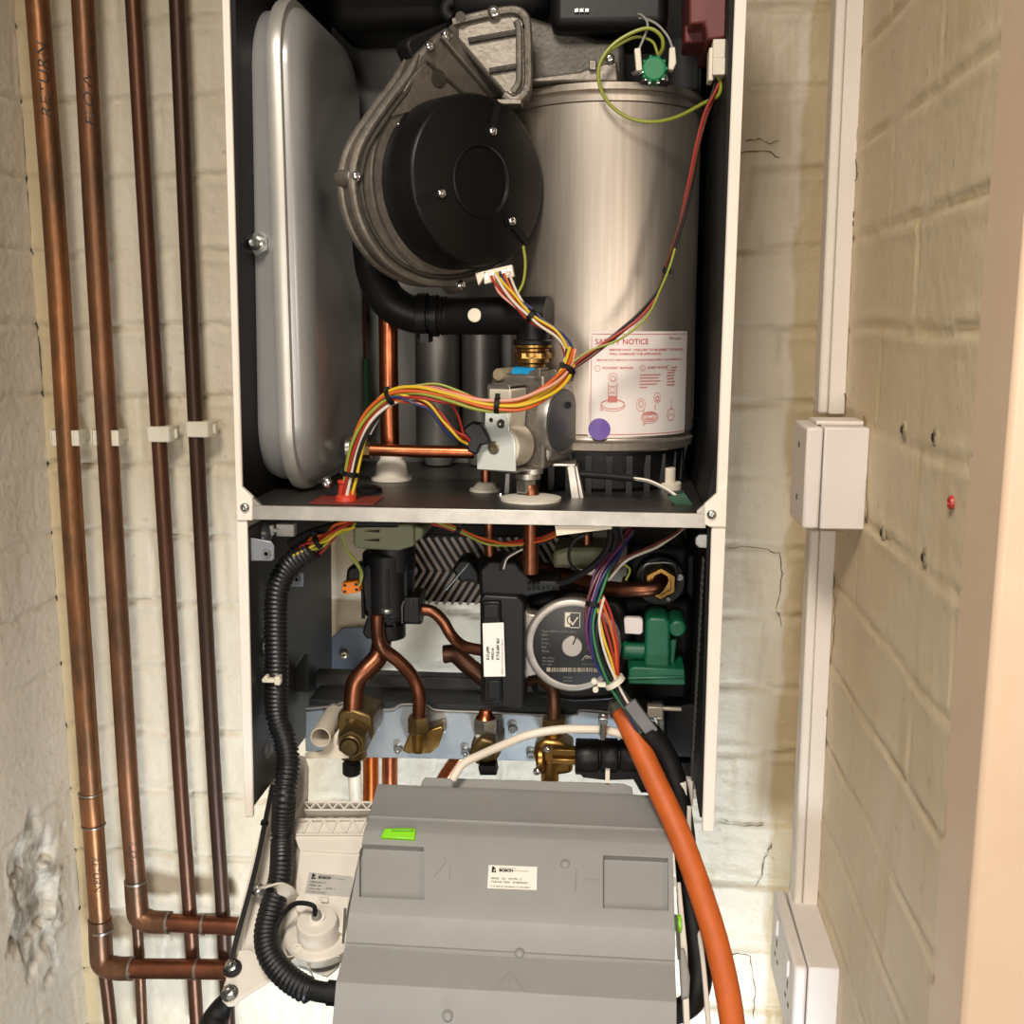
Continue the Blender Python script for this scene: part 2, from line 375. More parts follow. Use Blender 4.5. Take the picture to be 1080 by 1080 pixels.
# marks on the right wall: open plug holes, filler patches and a crack
FILL = mat('grey_filler', '#bfb193', .7, c2='#8f8264', scale=90); REDP = mat('red_plug', '#b5342a', .4); HOLE = mat('hole_dark', '#2c2620', .9)
for i, (x, y, lab) in enumerate([(953, 453, 'left hand screw hole broken into the right wall above the junction box corner'), (986, 461, 'screw hole broken into the right wall farther from the junction box'),
                 (931, 562, 'chipped screw hole in the right wall just under the junction box'), (975, 588, 'screw hole at the end of the black scuff on the right wall')]):
    p = PX(x, y, XR-.001); b = MB(); b.lathe(p+V((.001,0,0)), (-1,0,0), [(0, .0085), (.0012, .007), (.0018, .005), (.0012, .003), (-.003, .0028)], 9)
    o = tag(b.build('wall_plug', FILL), lab, 'wall plug', 'screw holes in the right wall')
    b = MB(); b.lathe(p+V((-.0014,0,0)), (-1,0,0), [(0, .0034), (.0006, .003), (.0006, 0)], 7); b.build('hole', HOLE, o)
p = PX(1004, 530, XR-.0015); b = MB(); b.lathe(p, (-1,0,0), [(0, .005), (.002, .0045), (.0025, .002), (.001, .0018), (.001, 0)], 14)
tag(b.build('red_wall_plug', REDP), 'small red plug set in the right wall beside the junction box', 'wall plug')

# ------------------------------------------------------------------ WALL PIPES
def ring(b, p, t, r, w): b.lathe(V(p)-V(t).normalized()*w/2, t, [(0, r*.98), (0, r), (w, r), (w, r*.98)], 20)
YP = .30
def wall_pipe(name, pts, r, mt, label, cat='pipe', group='copper pipes on the back wall'):
    W = [P(x, y, Y) for x, y, Y in pts]; t = thing(name, label, cat, W[-1], group); b = MB(); b.tube(W, r, 20, 6); b.build('pipe_run', mt, t); return t, W
YPa = YW-.045
# pipe 1 (return) and 2 (flow) with elbows; 3 and 4 thin
r1, r2, r3 = S(12.2, YPa), S(11.6, YPa), S(8.3, YPa+.01)
t1, W = wall_pipe('copper_pipe', [(19, -240, YPa), (36, -40, YPa), (60, 270, YPa), (76, 540, YPa), (95, 820, YPa), (103, 935, YPa), (106.5, 985, YPa)], r1, COPPERO, 'wide orange copper pipe nearest the left wall, RETURN written along it')
b = MB(); c0 = P(106, 978, YPa)
b.tube([c0+V((0,0,.012)), P(106.5, 1000, YPa), P(109, 1016, YPa-.002), P(122, 1021, YPa-.004), P(140, 1021.5, YPa-.005)], r1*1.13, 20, 6); b.build('elbow', COPPERW, t1)
b = MB(); b.path([(135, 1021.5, YPa-.005), (180, 1021.7, YPa-.005), (241, 1022.5, YPa-.006)], r1*.96, 20); b.build('branch', COPPERB, t1)
b = MB(); b.path([(108.5, 1012, YPa+.012), (113, 1045, YPa+.012), (119, 1100, YPa+.012)], r1*.62, 16); b.build('lower_stub', COPPERD, t1)
b = MB(); b.cyl(P(95.5, 838, YPa), P(98.2, 868, YPa), r1*1.1, None, 20, .001); b.build('coupling', COPPERO, t1)
for p_, a_, r_, w_ in ((P(95.3, 836, YPa), P(100, 900, YPa)-P(93, 800, YPa), r1*1.14, .0022), (P(98.6, 870, YPa), P(100, 900, YPa)-P(93, 800, YPa), r1*1.14, .0022), (P(139, 1021.5, YPa-.005), (1,0,0), r1*1.16, .003),
        (P(208, 1022, YPa-.006), (1,0,0), r1*1.05, .003), (P(107, 980, YPa), (0,0,1), r1*1.16, .003)):
    b = MB(); ring(b, p_, a_, r_, w_); b.build('solder_ring', SOLDER, t1)
t2, W = wall_pipe('copper_pipe', [(72, -240, YPa), (85, -40, YPa), (102, 270, YPa), (118, 540, YPa), (135, 820, YPa), (141, 900, YPa), (144, 935, YPa)], r2, COPPERW, 'copper pipe second from the left wall with FLOW written along it')
b = MB(); b.tube([P(143, 930, YPa), P(144.5, 952, YPa), P(147, 966, YPa), P(160, 972, YPa), P(178, 973, YPa)], r2*1.13, 20, 6); b.build('elbow', COPPERW, t2)
b = MB(); b.path([(172, 973, YPa), (215, 975, YPa), (252, 977, YPa)], r2*.93, 20); b.build('branch', COPPERB, t2)
b = MB(); b.path([(144, 966, YPa+.014), (147, 1010, YPa+.014), (151, 1100, YPa+.014)], r2*.55, 16); b.build('lower_stub', COPPERW, t2)
for p_, a_, r_ in ((P(143, 929, YPa), (0,0,1), r2*1.15), (P(178, 973, YPa), (1,0,0), r2*1.15), (P(215, 975, YPa), (1,0,0), r2*1.05)):
    b = MB(); ring(b, p_, a_, r_, .003); b.build('solder_ring', SOLDER, t2)
t3, W = wall_pipe('copper_pipe', [(125, -240, YPa+.012), (138, -40, YPa+.012), (156, 270, YPa+.012), (172.5, 540, YPa+.012), (190, 820, YPa+.012), (200, 960, YPa+.012), (209, 1100, YPa+.012)], r3, COPPERD, 'thin dark copper pipe, third from the left wall')
t4, W = wall_pipe('copper_pipe', [(176, -240, YPa+.012), (185, -40, YPa+.012), (198, 270, YPa+.012), (211, 540, YPa+.012), (226, 820, YPa+.012), (235, 960, YPa+.012), (242, 1100, YPa+.012)], r3, COPPERK, 'thin nearly black copper pipe next to the boiler casing')
# handwriting round the pipes
def pipe_text(s, a, c, r, root, size, mt=INK, xs=1.0):
    a = V(a); c = V(c); ax = (c-a).normalized(); view = (CAM-a); e = (view-ax*view.dot(ax)).normalized(); sd = e.cross(ax)
    def bend(x, y):
        th = (y-size*.35)/r; return a+ax*x+(e*math.cos(th)+sd*math.sin(th))*(r+.0005)
    text(s, size, a, ax, e, mt, root, 'handwriting', bend=bend, xs=xs, shear=.25)
INKM = mat('marker_ink', '#2b221c', .5)
pipe_text('RETURN', P(49.5, 128, YPa), P(43, 40, YPa), r1, t1, .016, INKM, 1.35)
pipe_text('FLOW', P(95.5, 136, YPa), P(90, 60, YPa), r2, t2, .015, INKM, 1.4)
pipe_text('RETURN', P(100, 898, YPa), P(106, 975, YPa), r1, t1, .013, INKM)
pipe_text('FLOW', P(139, 882, YPa), P(142.5, 925, YPa), r2, t2, .013, INKM)
# pipe clips
def open_clip(px, py, r, lab):
    c = P(px, py, YPa); t = thing('pipe_clip', lab, 'pipe clip', (c.x, YW, c.z), 'white clips holding the wall pipes')
    h = S(8.5, YPa); z = c.z; R = r*1.22
    b = MB(); pl = []
    for a in range(-60, 241, 15): pl.append((c.x+R*1.12*math.cos(math.radians(a)), YPa-R*1.12*math.sin(-math.radians(a))*1.0))
    ou = [(c.x+R*1.13*math.cos(math.radians(a)), YPa+R*1.13*math.sin(math.radians(a))) for a in range(-48, 229, 12)]
    inn = [(c.x+r*1.02*math.cos(math.radians(a)), YPa+r*1.02*math.sin(math.radians(a))) for a in range(-48, 229, 12)][::-1]
    b.prism([V((x, y, z-h)) for x, y in ou+inn], (0, 0, 2*h)); b.box((c.x-.006, YPa+r, z-h*.7), (c.x+.006, YW, z+h*.7))
    b.build('jaw', IVORY, t, bev=.0008); return t, c, h, R
ta, ca, h, R = open_clip(71.5, 461, r1, 'white open pipe clip gripping the widest pipe by the left wall')
tb, cb, h, R = open_clip(113.5, 461, r2, 'white open pipe clip gripping the second pipe from the left wall')
for t, c, r in ((ta, ca, r1), (tb, cb, r2)):
    b = MB(); b.box((c.x+r*1.02, YPa-r*.95, c.z-h), (c.x+r*1.5, YPa+r*.2, c.z+h)); b.build('hinge_tab', IVORY, t, bev=.001)
    b = MB(); b.box((c.x-r*1.5, YPa-r*.4, c.z-h), (c.x-r*1.02, YPa+r*.2, c.z+h)); b.build('hinge_tab', IVORY, t, bev=.001)
screw(ta, V(((ca.x+cb.x)/2, YW-.012, ca.z)), (0,-1,0), .004); b = MB(); b.cyl(V(((ca.x+cb.x)/2, YW, ca.z)), V(((ca.x+cb.x)/2, YW-.013, ca.z)), .0075, n=16); b.build('boss', IVORY, ta)
for px, py, lab in ((171, 457, 'closed cream pipe clip round the third pipe'), (211.5, 452, 'closed cream pipe clip round the darkest pipe by the casing')):
    Y = YPa+.012; c = P(px, py, Y); t = thing('pipe_clip', lab, 'pipe clip', (c.x, YW, c.z), 'white clips holding the wall pipes')
    h = S(8.5, Y); b = MB(); R = r3*1.75
    b.prism([V((c.x+x*R, Y+y*R, c.z-h)) for x, y in ((-1,-.35), (-.8,-.85), (.85,-.85), (1.05,-.35), (1.05, .9), (-1, .9))], (0,0,2*h)); b.build('clip_body', IVORY, t, bev=.0015)
    b = MB(); b.box((c.x+R*1.0, Y-R*.2, c.z-h*.6), (c.x+R*1.25, Y+R*.3, c.z+h*.6)); b.box((c.x-R*.5, Y+R*.85, c.z-h*.7), (c.x+R*.5, YW, c.z+h*.7)); b.build('latch', IVORY, t, bev=.0008)

# ------------------------------------------------------------------ TRUNKING AND BOXES ON THE RIGHT WALL
def trunk(x0, y0, x1, y1, lab):
    a = PX(x0, y0, XR); c = PX(x1, y1, XR); t = thing('cable_trunking', lab, 'trunking', (XR, (a.y+c.y)/2, min(a.z, c.z)), 'white trunking on the right wall')
    w = .017; d = .016
    b = MB(); vs = []
    for p in (a, c): vs.append(p)
    def quad(p, dx0, dx1, e0, e1): return [V((XR-dx0, p.y+e0, p.z)), V((XR-dx1, p.y+e0, p.z)), V((XR-dx1, p.y+e1, p.z)), V((XR-dx0, p.y+e1, p.z))]
    b.add(quad(a, 0, d, 0, .032)+quad(c, 0, d, 0, .032), [(0,1,2,3), (7,6,5,4)]+[(k, k+4, (k+1) % 4+4, (k+1) % 4) for k in range(4)]); b.build('base_channel', PVC, t, bev=.001)
    b = MB(); b.add(quad(a, d, d+.010, .0015, .0305)+quad(c, d, d+.010, .0015, .0305), [(0,1,2,3), (7,6,5,4)]+[(k, k+4, (k+1) % 4+4, (k+1) % 4) for k in range(4)]); b.build('lid', PVC, t, bev=.0025)
    return a, c
a, c = trunk(924, -260, 891, 437, 'upper length of white trunking running up from the junction box')
a2, c2 = trunk(882, 560, 862, 970, 'lower length of white trunking between junction box and socket box')
# junction box
YJ = PX(915, 500, XR).y; zt = PX(915, 450, XR).z; zb = PX(915, 562, XR).z
dep = .040; wl = .075
t = thing('junction_box', 'white square junction box fixed to the right wall between the trunking lengths', 'junction box', (XR, YJ+wl/2, zb))
xf = XR-dep
b = MB(); b.box((XR, YJ, zb), (xf, YJ+wl, zt)); b.build('back_box', PVCB, t, bev=.0015)
b = MB(); b.box((xf-.0012, YJ-.001, zb), (xf-.016, YJ+wl+.001, zt)); b.build('lid', PVCB, t, bev=.0025)
for zz in (zt-.02, zb+.024):
    b = MB(); b.lathe((xf-.0158, YJ+wl*.5, zz), (-1,0,0), [(0, .003), (.0006, .003), (.0002, .002), (.0002, 0)], 12); b.build('screw', mat('screw_recess', '#3a3733', .5), t)
b = MB(); b.box((XR, YJ+.022, zt), (xf-.004, YJ+.062, zt+.004)); b.build('trunking_flange', PVC, t, bev=.001)
# socket box
YS = PX(886, 1022, XR).y; zt = PX(886, 1022, XR).z
t = thing('socket_box', 'white surface socket box at the foot of the lower trunking', 'socket box', (XR, YS+.07, zt-.09))
b = MB(); b.box((XR, YS, zt-.09), (XR-.030, YS+.147, zt)); b.build('back_box', PVCB, t, bev=.0015)
b = MB(); b.box((XR-.0312, YS-.001, zt-.091), (XR-.044, YS+.148, zt+.0005)); b.build('face_plate', PVCB, t, bev=.003)
for k, yy in enumerate((.035, .11)):
    b = MB(); b.box((XR-.0435, YS+yy-.010, zt-.028), (XR-.047, YS+yy+.004, zt-.010)); b.build('switch', PVCB, t, bev=.001)
    b = MB(); b.box((XR-.0435, YS+yy-.004, zt-.045), (XR-.0443, YS+yy, zt-.036)); b.box((XR-.0435, YS+yy-.014, zt-.060), (XR-.0443, YS+yy-.008, zt-.056)); b.box((XR-.0435, YS+yy+.004, zt-.060), (XR-.0443, YS+yy+.010, zt-.056)); b.build('socket_slot', HOLE, t)

# ------------------------------------------------------------------ BOILER CASING
YB = .325
casing = thing('boiler_casing', 'white and zinc boiler casing with its front cover off, hung on the brick wall', 'boiler', (0, YB, P(0, 862, 0).z))
LO = [P(229.9, -150, 0), P(240.5, 270, 0), P(248, 515, 0), P(258.3, 862, 0)]
RO = [P(793.5, -150, 0), P(779.5, 270, 0), P(767.2, 515, 0), P(752.7, 878, 0)]
def side(pts, sgn, wtop, wbot):
    th = .0016; b = MB()
    A, D = pts[0], pts[-1]
    b.prism([A, D, D+V((0, YB, .01)), A+V((0, YB, 0))], (sgn*th, 0, 0)); o = b.build('side_panel', WHITE, casing, bev=.0005)
    b = MB(); n = 10; zs = P(0, 545, 0).z
    for (p, q, w0, w1) in ((pts[0], P(249.2 if sgn > 0 else 766, 548, 0), wtop, wtop), (P(249.2 if sgn > 0 else 766, 546, 0), pts[-1], wbot, wbot*.85)):
        b.prism([p, q, q+V((sgn*w1, 0, 0)), p+V((sgn*w0, 0, 0))], (0, .0045, 0))
    b.build('front_flange', WHITE, casing, bev=.0015)
side(LO, 1, .0062, .0098); side(RO, -1, .0095, .0125)
zs = P(300, 533.5, 0).z; zs2 = P(300, 548.5, 0).z          # compartment floor and its lip
xl = P(254, 540, 0).x; xr = P(757, 540, 0).x
b = MB(); b.box((xl, .001, zs), (xr, YB, zs-.0015)); b.build('compartment_floor', mat('floor_zinc_shaded', '#6c6966', .42, .9, c2='#5e5b58', scale=14), casing); b = MB(); b.box((P(264, 540, 0).x, -.0015, zs+.0003), (P(745, 540, 0).x, .0006, zs2)); b.build('floor_lip', ZINC, casing, bev=.0006)  # floor and lip are one sheet; shade is in the floor's darker colour
# black liners of the upper compartment
for (x0, x1) in ((P(240, 0, 0).x-.004, P(240, 0, 0).x+.011),):
    b = MB(); A = P(246, -150, .004); B = P(257, 533, .004)
    b.prism([A-V((.006,0,0)), B-V((.006,0,0)), B, A], (0, YB-.006, 0)); b.build('liner', BLACK, casing)
b = MB(); A = P(773.5, -150, .006); B = P(741, 540, .006); B1 = P(757, 533, .006); A1 = P(779.5, -150, .006)
b.prism([A, P(757.5, 470, .006), P(744, 536, .006), B1, A1], (0, YB-.008, 0)); b.build('liner', BLACK, casing)
zt_ = P(230, -150, 0).z
b = MB(); b.box((P(230, -150, 0).x, .002, zt_-.002), (P(793, -150, 0).x, YB, zt_)); b.build('top_panel', WHITE, casing, bev=.0005)
b = MB(); b.box((xl, YB-.003, zs), (xr, YB, zt_)); b.build('back_panel', mat('back_panel_zinc', '#7c7a76', .5, .6, c2='#6f6d6a', scale=9), casing)
# ribs pressed in the back panel
b = MB()
for px, w in ((462, 24), (507, 20)):
    p0 = P(px, 490, .285); p1 = P(px, 335, .285); b.lathe((p0.x, .29, p0.z), (0,0,1), [(0, S(w, .285)*.6), (.02, S(w, .285)), (p1.z-p0.z, S(w, .285))], 24)
b.build('air_guide', mat('air_guide_grey', '#8b8985', .45, .6), casing, ang=60)
# corner brackets
def corner(poly, sc_, mpoly):
    b = MB(); b.pp(poly, -.0024, .004); b.build('corner_bracket', WHITE, casing, bev=.0008)
    screw(casing, P(*sc_, -.0024), (0,-1,0), .0042, mt=NICKEL)
    b = MB(); b.pp(mpoly, -.0012, .004); b.build('gusset', ZINC, casing)
corner([(248.5, 514), (254.5, 514), (266, 524.5), (266, 549), (249.5, 549)], (258.5, 535), [(264, 522.5), (275, 532.8), (275, 548), (264, 548)])
corner([(767, 512), (757, 519.5), (743, 532), (743, 553), (749, 556), (766, 556)], (750.5, 542.5), [(745, 530), (735, 539), (735, 552), (745, 552)])
# lower compartment: inner sheets, tabs, crossbar
b = MB(); A = P(262, 560, .006); B = P(268, 850, .006)
b.prism([A-V((.004,0,0)), B-V((.004,0,0)), B, A], (0, YB-.03, 0)); b.build('inner_sheet', DARKSHEET, casing)
b = MB(); A = P(746, 556, .006); B = P(738, 862, .006)
b.prism([A, B, B+V((.004,0,0)), A+V((.004,0,0))], (0, YB-.03, 0)); b.build('inner_sheet', BLACK, casing)
pm = mat('perforated_sheet', '#5a5a58', .4, .7)
b = MB()
for i in range(60):
    z = P(744, 590+i*3.9, .02).z
    for j in range(3):
        y = .012+j*.007+(i % 2)*.0035; x = P(744-(i*3.9)*.022, 600, .006).x-.0006
        b.lathe((x, y, z), (-1,0,0), [(0, .0024), (.0008, .0020), (.0008, 0)], 8)
o = b.build('perforation', pm, casing)
b = MB(); b.bx(700, 583, 732, 850, .17, .30); b.build('inner_bracket', BLACK, casing, bev=.004)
b = MB(); b.pp([(733, 567), (737, 563), (752, 563), (752, 579), (737, 578), (733, 574)], .010, .012); b.build('mounting_tab', NICKEL, casing, bev=.001)
for poly, hole, Y in (([(258, 566), (286, 571), (289, 576), (289, 590), (286, 592), (258, 592)], (281, 584), .012), ([(302, 607), (303, 619), (320, 619), (320, 604), (306, 604)], (313, 611), .10)):
    b = MB(); b.pp(poly, Y, Y+.002); b.build('mounting_tab', mat('tab_zinc', '#8e9298', .45, .6), casing, bev=.001)
    b = MB(); c = P(*hole, Y-.0005); b.lathe(c, (0,-1,0), [(0, .0042), (.0014, .0038), (.0014, .002), (0, .0018), (0, 0)], 14); b.build('tab_hole', ZINCD, casing)
for x, y, Y in ((277, 682, .05), (277, 790, .05), (272, 562, .05)):
    p = P(x, y, Y); b = MB(); b.lathe((P(264, y, .01).x, Y, p.z), (1,0,0), [(0, .010), (.004, .009), (.007, .005), (.008, 0)], 20); b.build('dome', mat('dome_grey', '#6a6a6c', .35, .5), casing, ang=80)
# rear wall frame, crossbar
b = MB(); b.bx(332, 715, 650, 738, .215, .235); b.build('crossbar', mat('crossbar_dark', '#3c3a38', .5, .2), casing, bev=.002)
b = MB(); b.bx(331, 737, 725, 742.5, .210, .235); b.build('crossbar_edge', mat('crossbar_edge', '#cfc9bf', .4, .5), casing, bev=.001)
b = MB(); b.pp([(337, 716), (339, 690), (350, 672), (362, 662), (395, 662), (398, 716)], .318, .322); b.build('wall_bracket', mat('wall_bracket', '#70767e', .4, .7), casing, bev=.001)
b = MB(); b.pp([(311, 730), (311, 706), (321, 690), (325, 690), (325, 730)], .15, .152); b.build('wall_bracket', DARKSHEET, casing, bev=.001)
screw(casing, P(363, 690, .317), (0,-1,0), .006, mt=mat('warm_bolt', '#c9b9a2', .3, .9))
# flue parts, top of the frame
fl = thing('flue_adapter', 'black flue adapter and rubber cover at the very top of the boiler', 'flue', P(540, 10, .18))
b = MB(); b.bx(340, -90, 476, 30, .20, .30); b.build('rubber_cover', RUBBER, fl, bev=.02, seg=4)
b = MB(); b.cz(527, -80, 24, 52, .17, bev=.01); b.build('flue_collar', mat('flue_grey', '#2b2b2c', .4), fl, ang=50)
b = MB(); b.path([(478, 2, .11), (471, 6, .11), (470, 14, .11), (476, 20, .11)], .006); b.build('rubber_bellows', RUBBER, fl)
b = MB(); b.bx(580, -70, 706, 30, .10, .30); b.build('fan_shroud', BLACKP, fl, bev=.01, seg=3)
b = MB()
for x in (608, 613.5, 619): b.bx(x-2, 9, x+2, 12.5, .097, .101)
b.build('contact', CHROME, fl)

# ------------------------------------------------------------------ EXPANSION VESSEL
Yv0, Yv1 = .040, .285
xs = P(296, 260, Yv0).x; zb = P(308, 520, Yv0).z+.0; zt = P(290, -14, Yv0).z
ves = thing('expansion_vessel', 'tall flat silver expansion vessel standing in the left of the open boiler', 'expansion vessel', (xs, (Yv0+Yv1)/2, zb))
def rr(inset, x, rc=.062, n=9):
    y0, y1, z0, z1 = Yv0+inset, Yv1-inset, zb+inset, zt-inset; r = max(.012, rc-inset*.5); o = []
    for (cy_, cz2, a0) in ((y1-r, z1-r, 0), (y0+r, z1-r, 90), (y0+r, z0+r, 180), (y1-r, z0+r, 270)):
        for k in range(n+1):
            a = math.radians(a0+90*k/n); o.append(V((x, cy_+r*math.cos(a), cz2+r*math.sin(a))))
    return o
def loft(rings, name, mt, root):
    b = MB(); n = len(rings[0]); vs = [p for r in rings for p in r]; fs = [tuple(range(n)), tuple(range((len(rings)-1)*n, len(rings)*n))]
    for i in range(len(rings)-1):
        for k in range(n): fs.append((i*n+k, i*n+(k+1) % n, (i+1)*n+(k+1) % n, (i+1)*n+k))
    b.add(vs, fs); return b.build(name, mt, root, ang=50)
lx = xs-P(259, 260, Yv0+.02).x; rx = P(334, 260, Yv0+.03).x-xs
loft([rr(.002, xs-.004), rr(.004, xs-.010), rr(.0045, xs-lx*.55), rr(.008, xs-lx*.8), rr(.016, xs-lx*.95), rr(.034, xs-lx), rr(.07, xs-lx*1.0)], 'left_shell', VESSEL, ves)
loft([rr(.002, xs+.004), rr(.003, xs+.010), rr(.004, xs+rx*.5), rr(.008, xs+rx*.72), rr(.017, xs+rx*.92), rr(.03, xs+rx*.99), rr(.06, xs+rx*1.03), rr(.09, xs+rx*1.035)], 'right_shell', VESSEL, ves)
loft([rr(.0005, xs-.0068), rr(-.0035, xs-.0062), rr(-.0045, xs-.003), rr(-.0045, xs+.003), rr(-.0035, xs+.0062), rr(.0005, xs+.0068)], 'seam_band', mat('seam_paint', '#b9b6ae', .4, .55, c2='#c2bfb7', scale=20), ves)
pv = P(272, 257, Yv0-.002)
b = MB(); b.lathe(pv+V((-.001, .022, 0)), (0,-1,0), [(0, .016), (.012, .0135), (.016, .011), (.018, 0)], 24); b.build('valve_boss', VESSEL, ves, ang=60)
b = MB(); b.lathe(pv+V((-.001, .004, 0)), (0,-1,0), [(0, .0105), (.003, .0105), (.003, .009)], 6); b.lathe(pv, (0,-1,0), [(0, .0065), (.007, .0065), (.008, .0045), (.014, .0043), (.015, .003), (.0145, 0)], 18); b.build('air_valve', NICKEL, ves)

# ------------------------------------------------------------------ HEAT EXCHANGER CYLINDER
YH = .193; RH = S(95, YH); pc = P(636, 300, YH); XH = pc.x
yf = YH-RH
z_t = P(645, 92, yf).z; z_b = P(660, 461, yf).z; z_bb = P(660, 478, yf).z
hx = thing('heat_exchanger', 'big brushed steel heat exchanger cylinder on the right of the boiler', 'heat exchanger', (XH, YH, zs))
b = MB(); b.lathe((XH, YH, z_b), (0,0,1), [(0, RH*.985), (.002, RH), (P(645, 107, yf).z-z_b, RH)], 96); b.build('shell', STEEL, hx)
b = MB(); zz = [P(645, y, yf).z for y in (107, 100, 99, 95, 94, 89.5, 89, 86)]
b.lathe((XH, YH, 0), (0,0,1), [(zz[0], RH*.98), (zz[0]+.001, RH*1.015), (zz[1], RH*1.02), (zz[2], RH*.99), (zz[3], RH*1.005), (zz[3]+.001, RH*1.03), (zz[5], RH*1.03), (zz[6], RH*1.0), (zz[7], RH*1.0), (zz[7]+.004, RH*.8)], 96); b.build('clamp_ring', STEEL, hx)
b = MB(); b.lathe((XH, YH, 0), (0,0,1), [(z_bb, RH*.97), (z_bb+.002, RH*1.0), (z_bb+.009, RH*1.01), (z_bb+.011, RH*.985), (z_b-.002, RH*.97), (z_b, RH*.97)], 96); b.build('bottom_ring', STEEL, hx)
b = MB(); b.lathe((XH, YH, zs), (0,0,1), [(0, RH*.86), (.004, RH*.9), (z_bb-zs, RH*.93)], 64)
for k in range(14):
    a = -PI+k*PI/13; b.box((XH+RH*.88*math.cos(a)-.003, YH+RH*.88*math.sin(a)-.006, zs), (XH+RH*.88*math.cos(a)+.003, YH+RH*.88*math.sin(a)+.006, z_bb-.004))
b.build('sump', BLACKP, hx)
# safety label bent round the shell
def cylpt(px, py, lift=.0004):
    d = ray(px, py); R = RH+lift; ox, oy = CAM.x-XH, CAM.y-YH
    a = d.x**2+d.y**2; bb = ox*d.x+oy*d.y; cc = ox*ox+oy*oy-R*R; t = (-bb-math.sqrt(max(0, bb*bb-a*cc)))/a
    p = CAM+d*t; return math.atan2(p.y-YH, p.x-XH), p.z
aL, zT = cylpt(622.5, 350); aL2, zB = cylpt(619.5, 463); aR, _ = cylpt(725, 350)
aL = (aL+aL2)/2; _, zT = cylpt(670, 349.5); _, zB = cylpt(660, 460.5)
LW = RH*1.6; LHt = zT-zB; aR = min(aR, aL+LW/RH)
def lab(u, v, lift): a = aL+u/RH; return V((XH+(RH+lift)*math.cos(a), YH+(RH+lift)*math.sin(a), zT-v))
LWr = (aR-aL)*RH
def patch(u0, v0, u1, v1, lift, n=10):
    b = MB(); b.grid([[lab(u0+(u1-u0)*i/n, v, lift) for i in range(n+1)] for v in (v1, v0)]); return b
lb = patch(0, 0, LWr, LHt, .0003, 30).build('safety_label', LABELR, hx, fixn=False); lb['label'] = 'white safety notice label with red print on the cylinder'
q = LHt/112.0                                 # one pixel of the label
def lt(s, u, v, h, mt=RED, xs=1.0, bold=0): 
    text(s, h*q*1.35, (0,0,0), (1,0,0), (0,0,1), mt, lb, 'print', bend=lambda x, y: lab(u*q+x, v*q-y, .0006), xs=xs, bold=bold)
lt('SAFETY NOTICE', 6, 13.5, 6, bold=.0001); lt('IMPORTANT : FAILURE TO RE-INSERT THE BAFFLES', 21, 20.5, 2.4, xs=1.3, bold=.00006); lt('WILL DAMAGE THE APPLIANCE', 21, 24.8, 2.4, xs=1.3, bold=.00006)
lt('BEFORE ANY SERVICE CONTINUES PLEASE CHECK THIS INFORMATION', 8, 31, 1.9, xs=1.3, bold=.00004)
lt('RE-INSERT BAFFLES', 14, 39.5, 2.4, xs=1.2, bold=.00005); lt('INSERT BURNER', 64, 39.5, 2.4, xs=1.15, bold=.00005); lt('1', 8.1, 39.6, 2.2); lt('2', 57, 39.6, 2.2)
lt('Worcester', 92, 9, 3.6, mt=mat('dark_red_print', '#8c3230', .5), xs=1.0)
def lpatch(us, lift=.0008, mt=RED):
    bb = MB()
    for (u0, v0, u1, v1) in us:
        k = MB(); 
        bb.grid([[lab((u0+(u1-u0)*i/30)*q, v*q, lift) for i in range(31)] for v in (v1, v0)])
    return bb.build('print', mt, lb, fixn=False, flat=True)
W_ = LWr/q
lpatch([(3, 2.6, W_, 3.1), (2.2, 5, 2.7, 108), (3, 109.3, W_, 109.9)])
lpatch([(55, 45.5+3.3*i, 55+(26, 23, 26, 21, 9)[i], 46.7+3.3*i) for i in range(5)]+[(90, 43.5+3.3*i, 90+13-(i % 3), 44.7+3.3*i) for i in range(5)], mt=mat('pale_red_print', '#d08880', .5))
def lring(u, v, ru, rv, w=.5, mt=RED, n=28):
    bb = MB(); bb.grid([[lab((u+(ru+k)*math.cos(2*PI*i/n))*q, (v+(rv+k)*math.sin(2*PI*i/n))*q, .0007) for i in range(n+1)] for k in (-w/2, w/2)]); bb.build('print', mt, lb, fixn=False, flat=True)
PR = mat('line_red_print', '#cf7a70', .5)
lring(9, 38.8, 3, 3, .4); lring(58, 38.8, 3, 3, .4)
lring(25.5, 48.5, 4.6, 4.6, .5, PR); lring(26, 77, 12.5, 5, .9, PR); lring(26, 78.5, 13, 6, .6, PR); lpatch([(20.5, 68, 30.5, 75)], mt=PR); lpatch([(20.5, 54, 21.2, 68), (29.8, 54, 30.5, 68), (20.5, 57.5, 30.5, 58.1), (20.5, 65, 30.5, 65.6)], mt=PR); lring(25.5, 61.5, 3, 2.4, .5, PR)
lring(68.5, 91, 10, 5.2, .8, PR); lring(68.5, 91, 7.5, 3.5, .8, PR); lring(68.5, 92.5, 10.5, 5.8, .5, PR); lring(57, 78, 5.2, 7, .5, PR); lring(77.5, 71, 4.6, 5.6, .5, PR); lring(98, 90, 6, 6.5, .7, PR); lring(98, 93, 5, 3.5, .6, PR); lring(92, 38.8, 2.6, 2.6, .4); lpatch([(96, 38, 106, 39.2), (96, 41, 104, 42.2), (97.6, 72, 98.2, 84)], mt=PR); lring(57, 77, 2.6, 3.4, .8, PR); lring(77.5, 72, 2.2, 2.6, 1.2, PR); lring(25.5, 49.5, 2.4, 2.6, .6, PR); lring(68.5, 91, 4.5, 2, .9, PR); lring(61.5, 98.5, 1.2, 1.4, .8, PR); lring(14, 82.5, 1.2, 1.4, .8, PR); lpatch([(60, 84, 61, 87.5), (74, 78, 75, 84)], mt=PR)
pb = patch(0, 0, 1, 1, 0).v[:0]
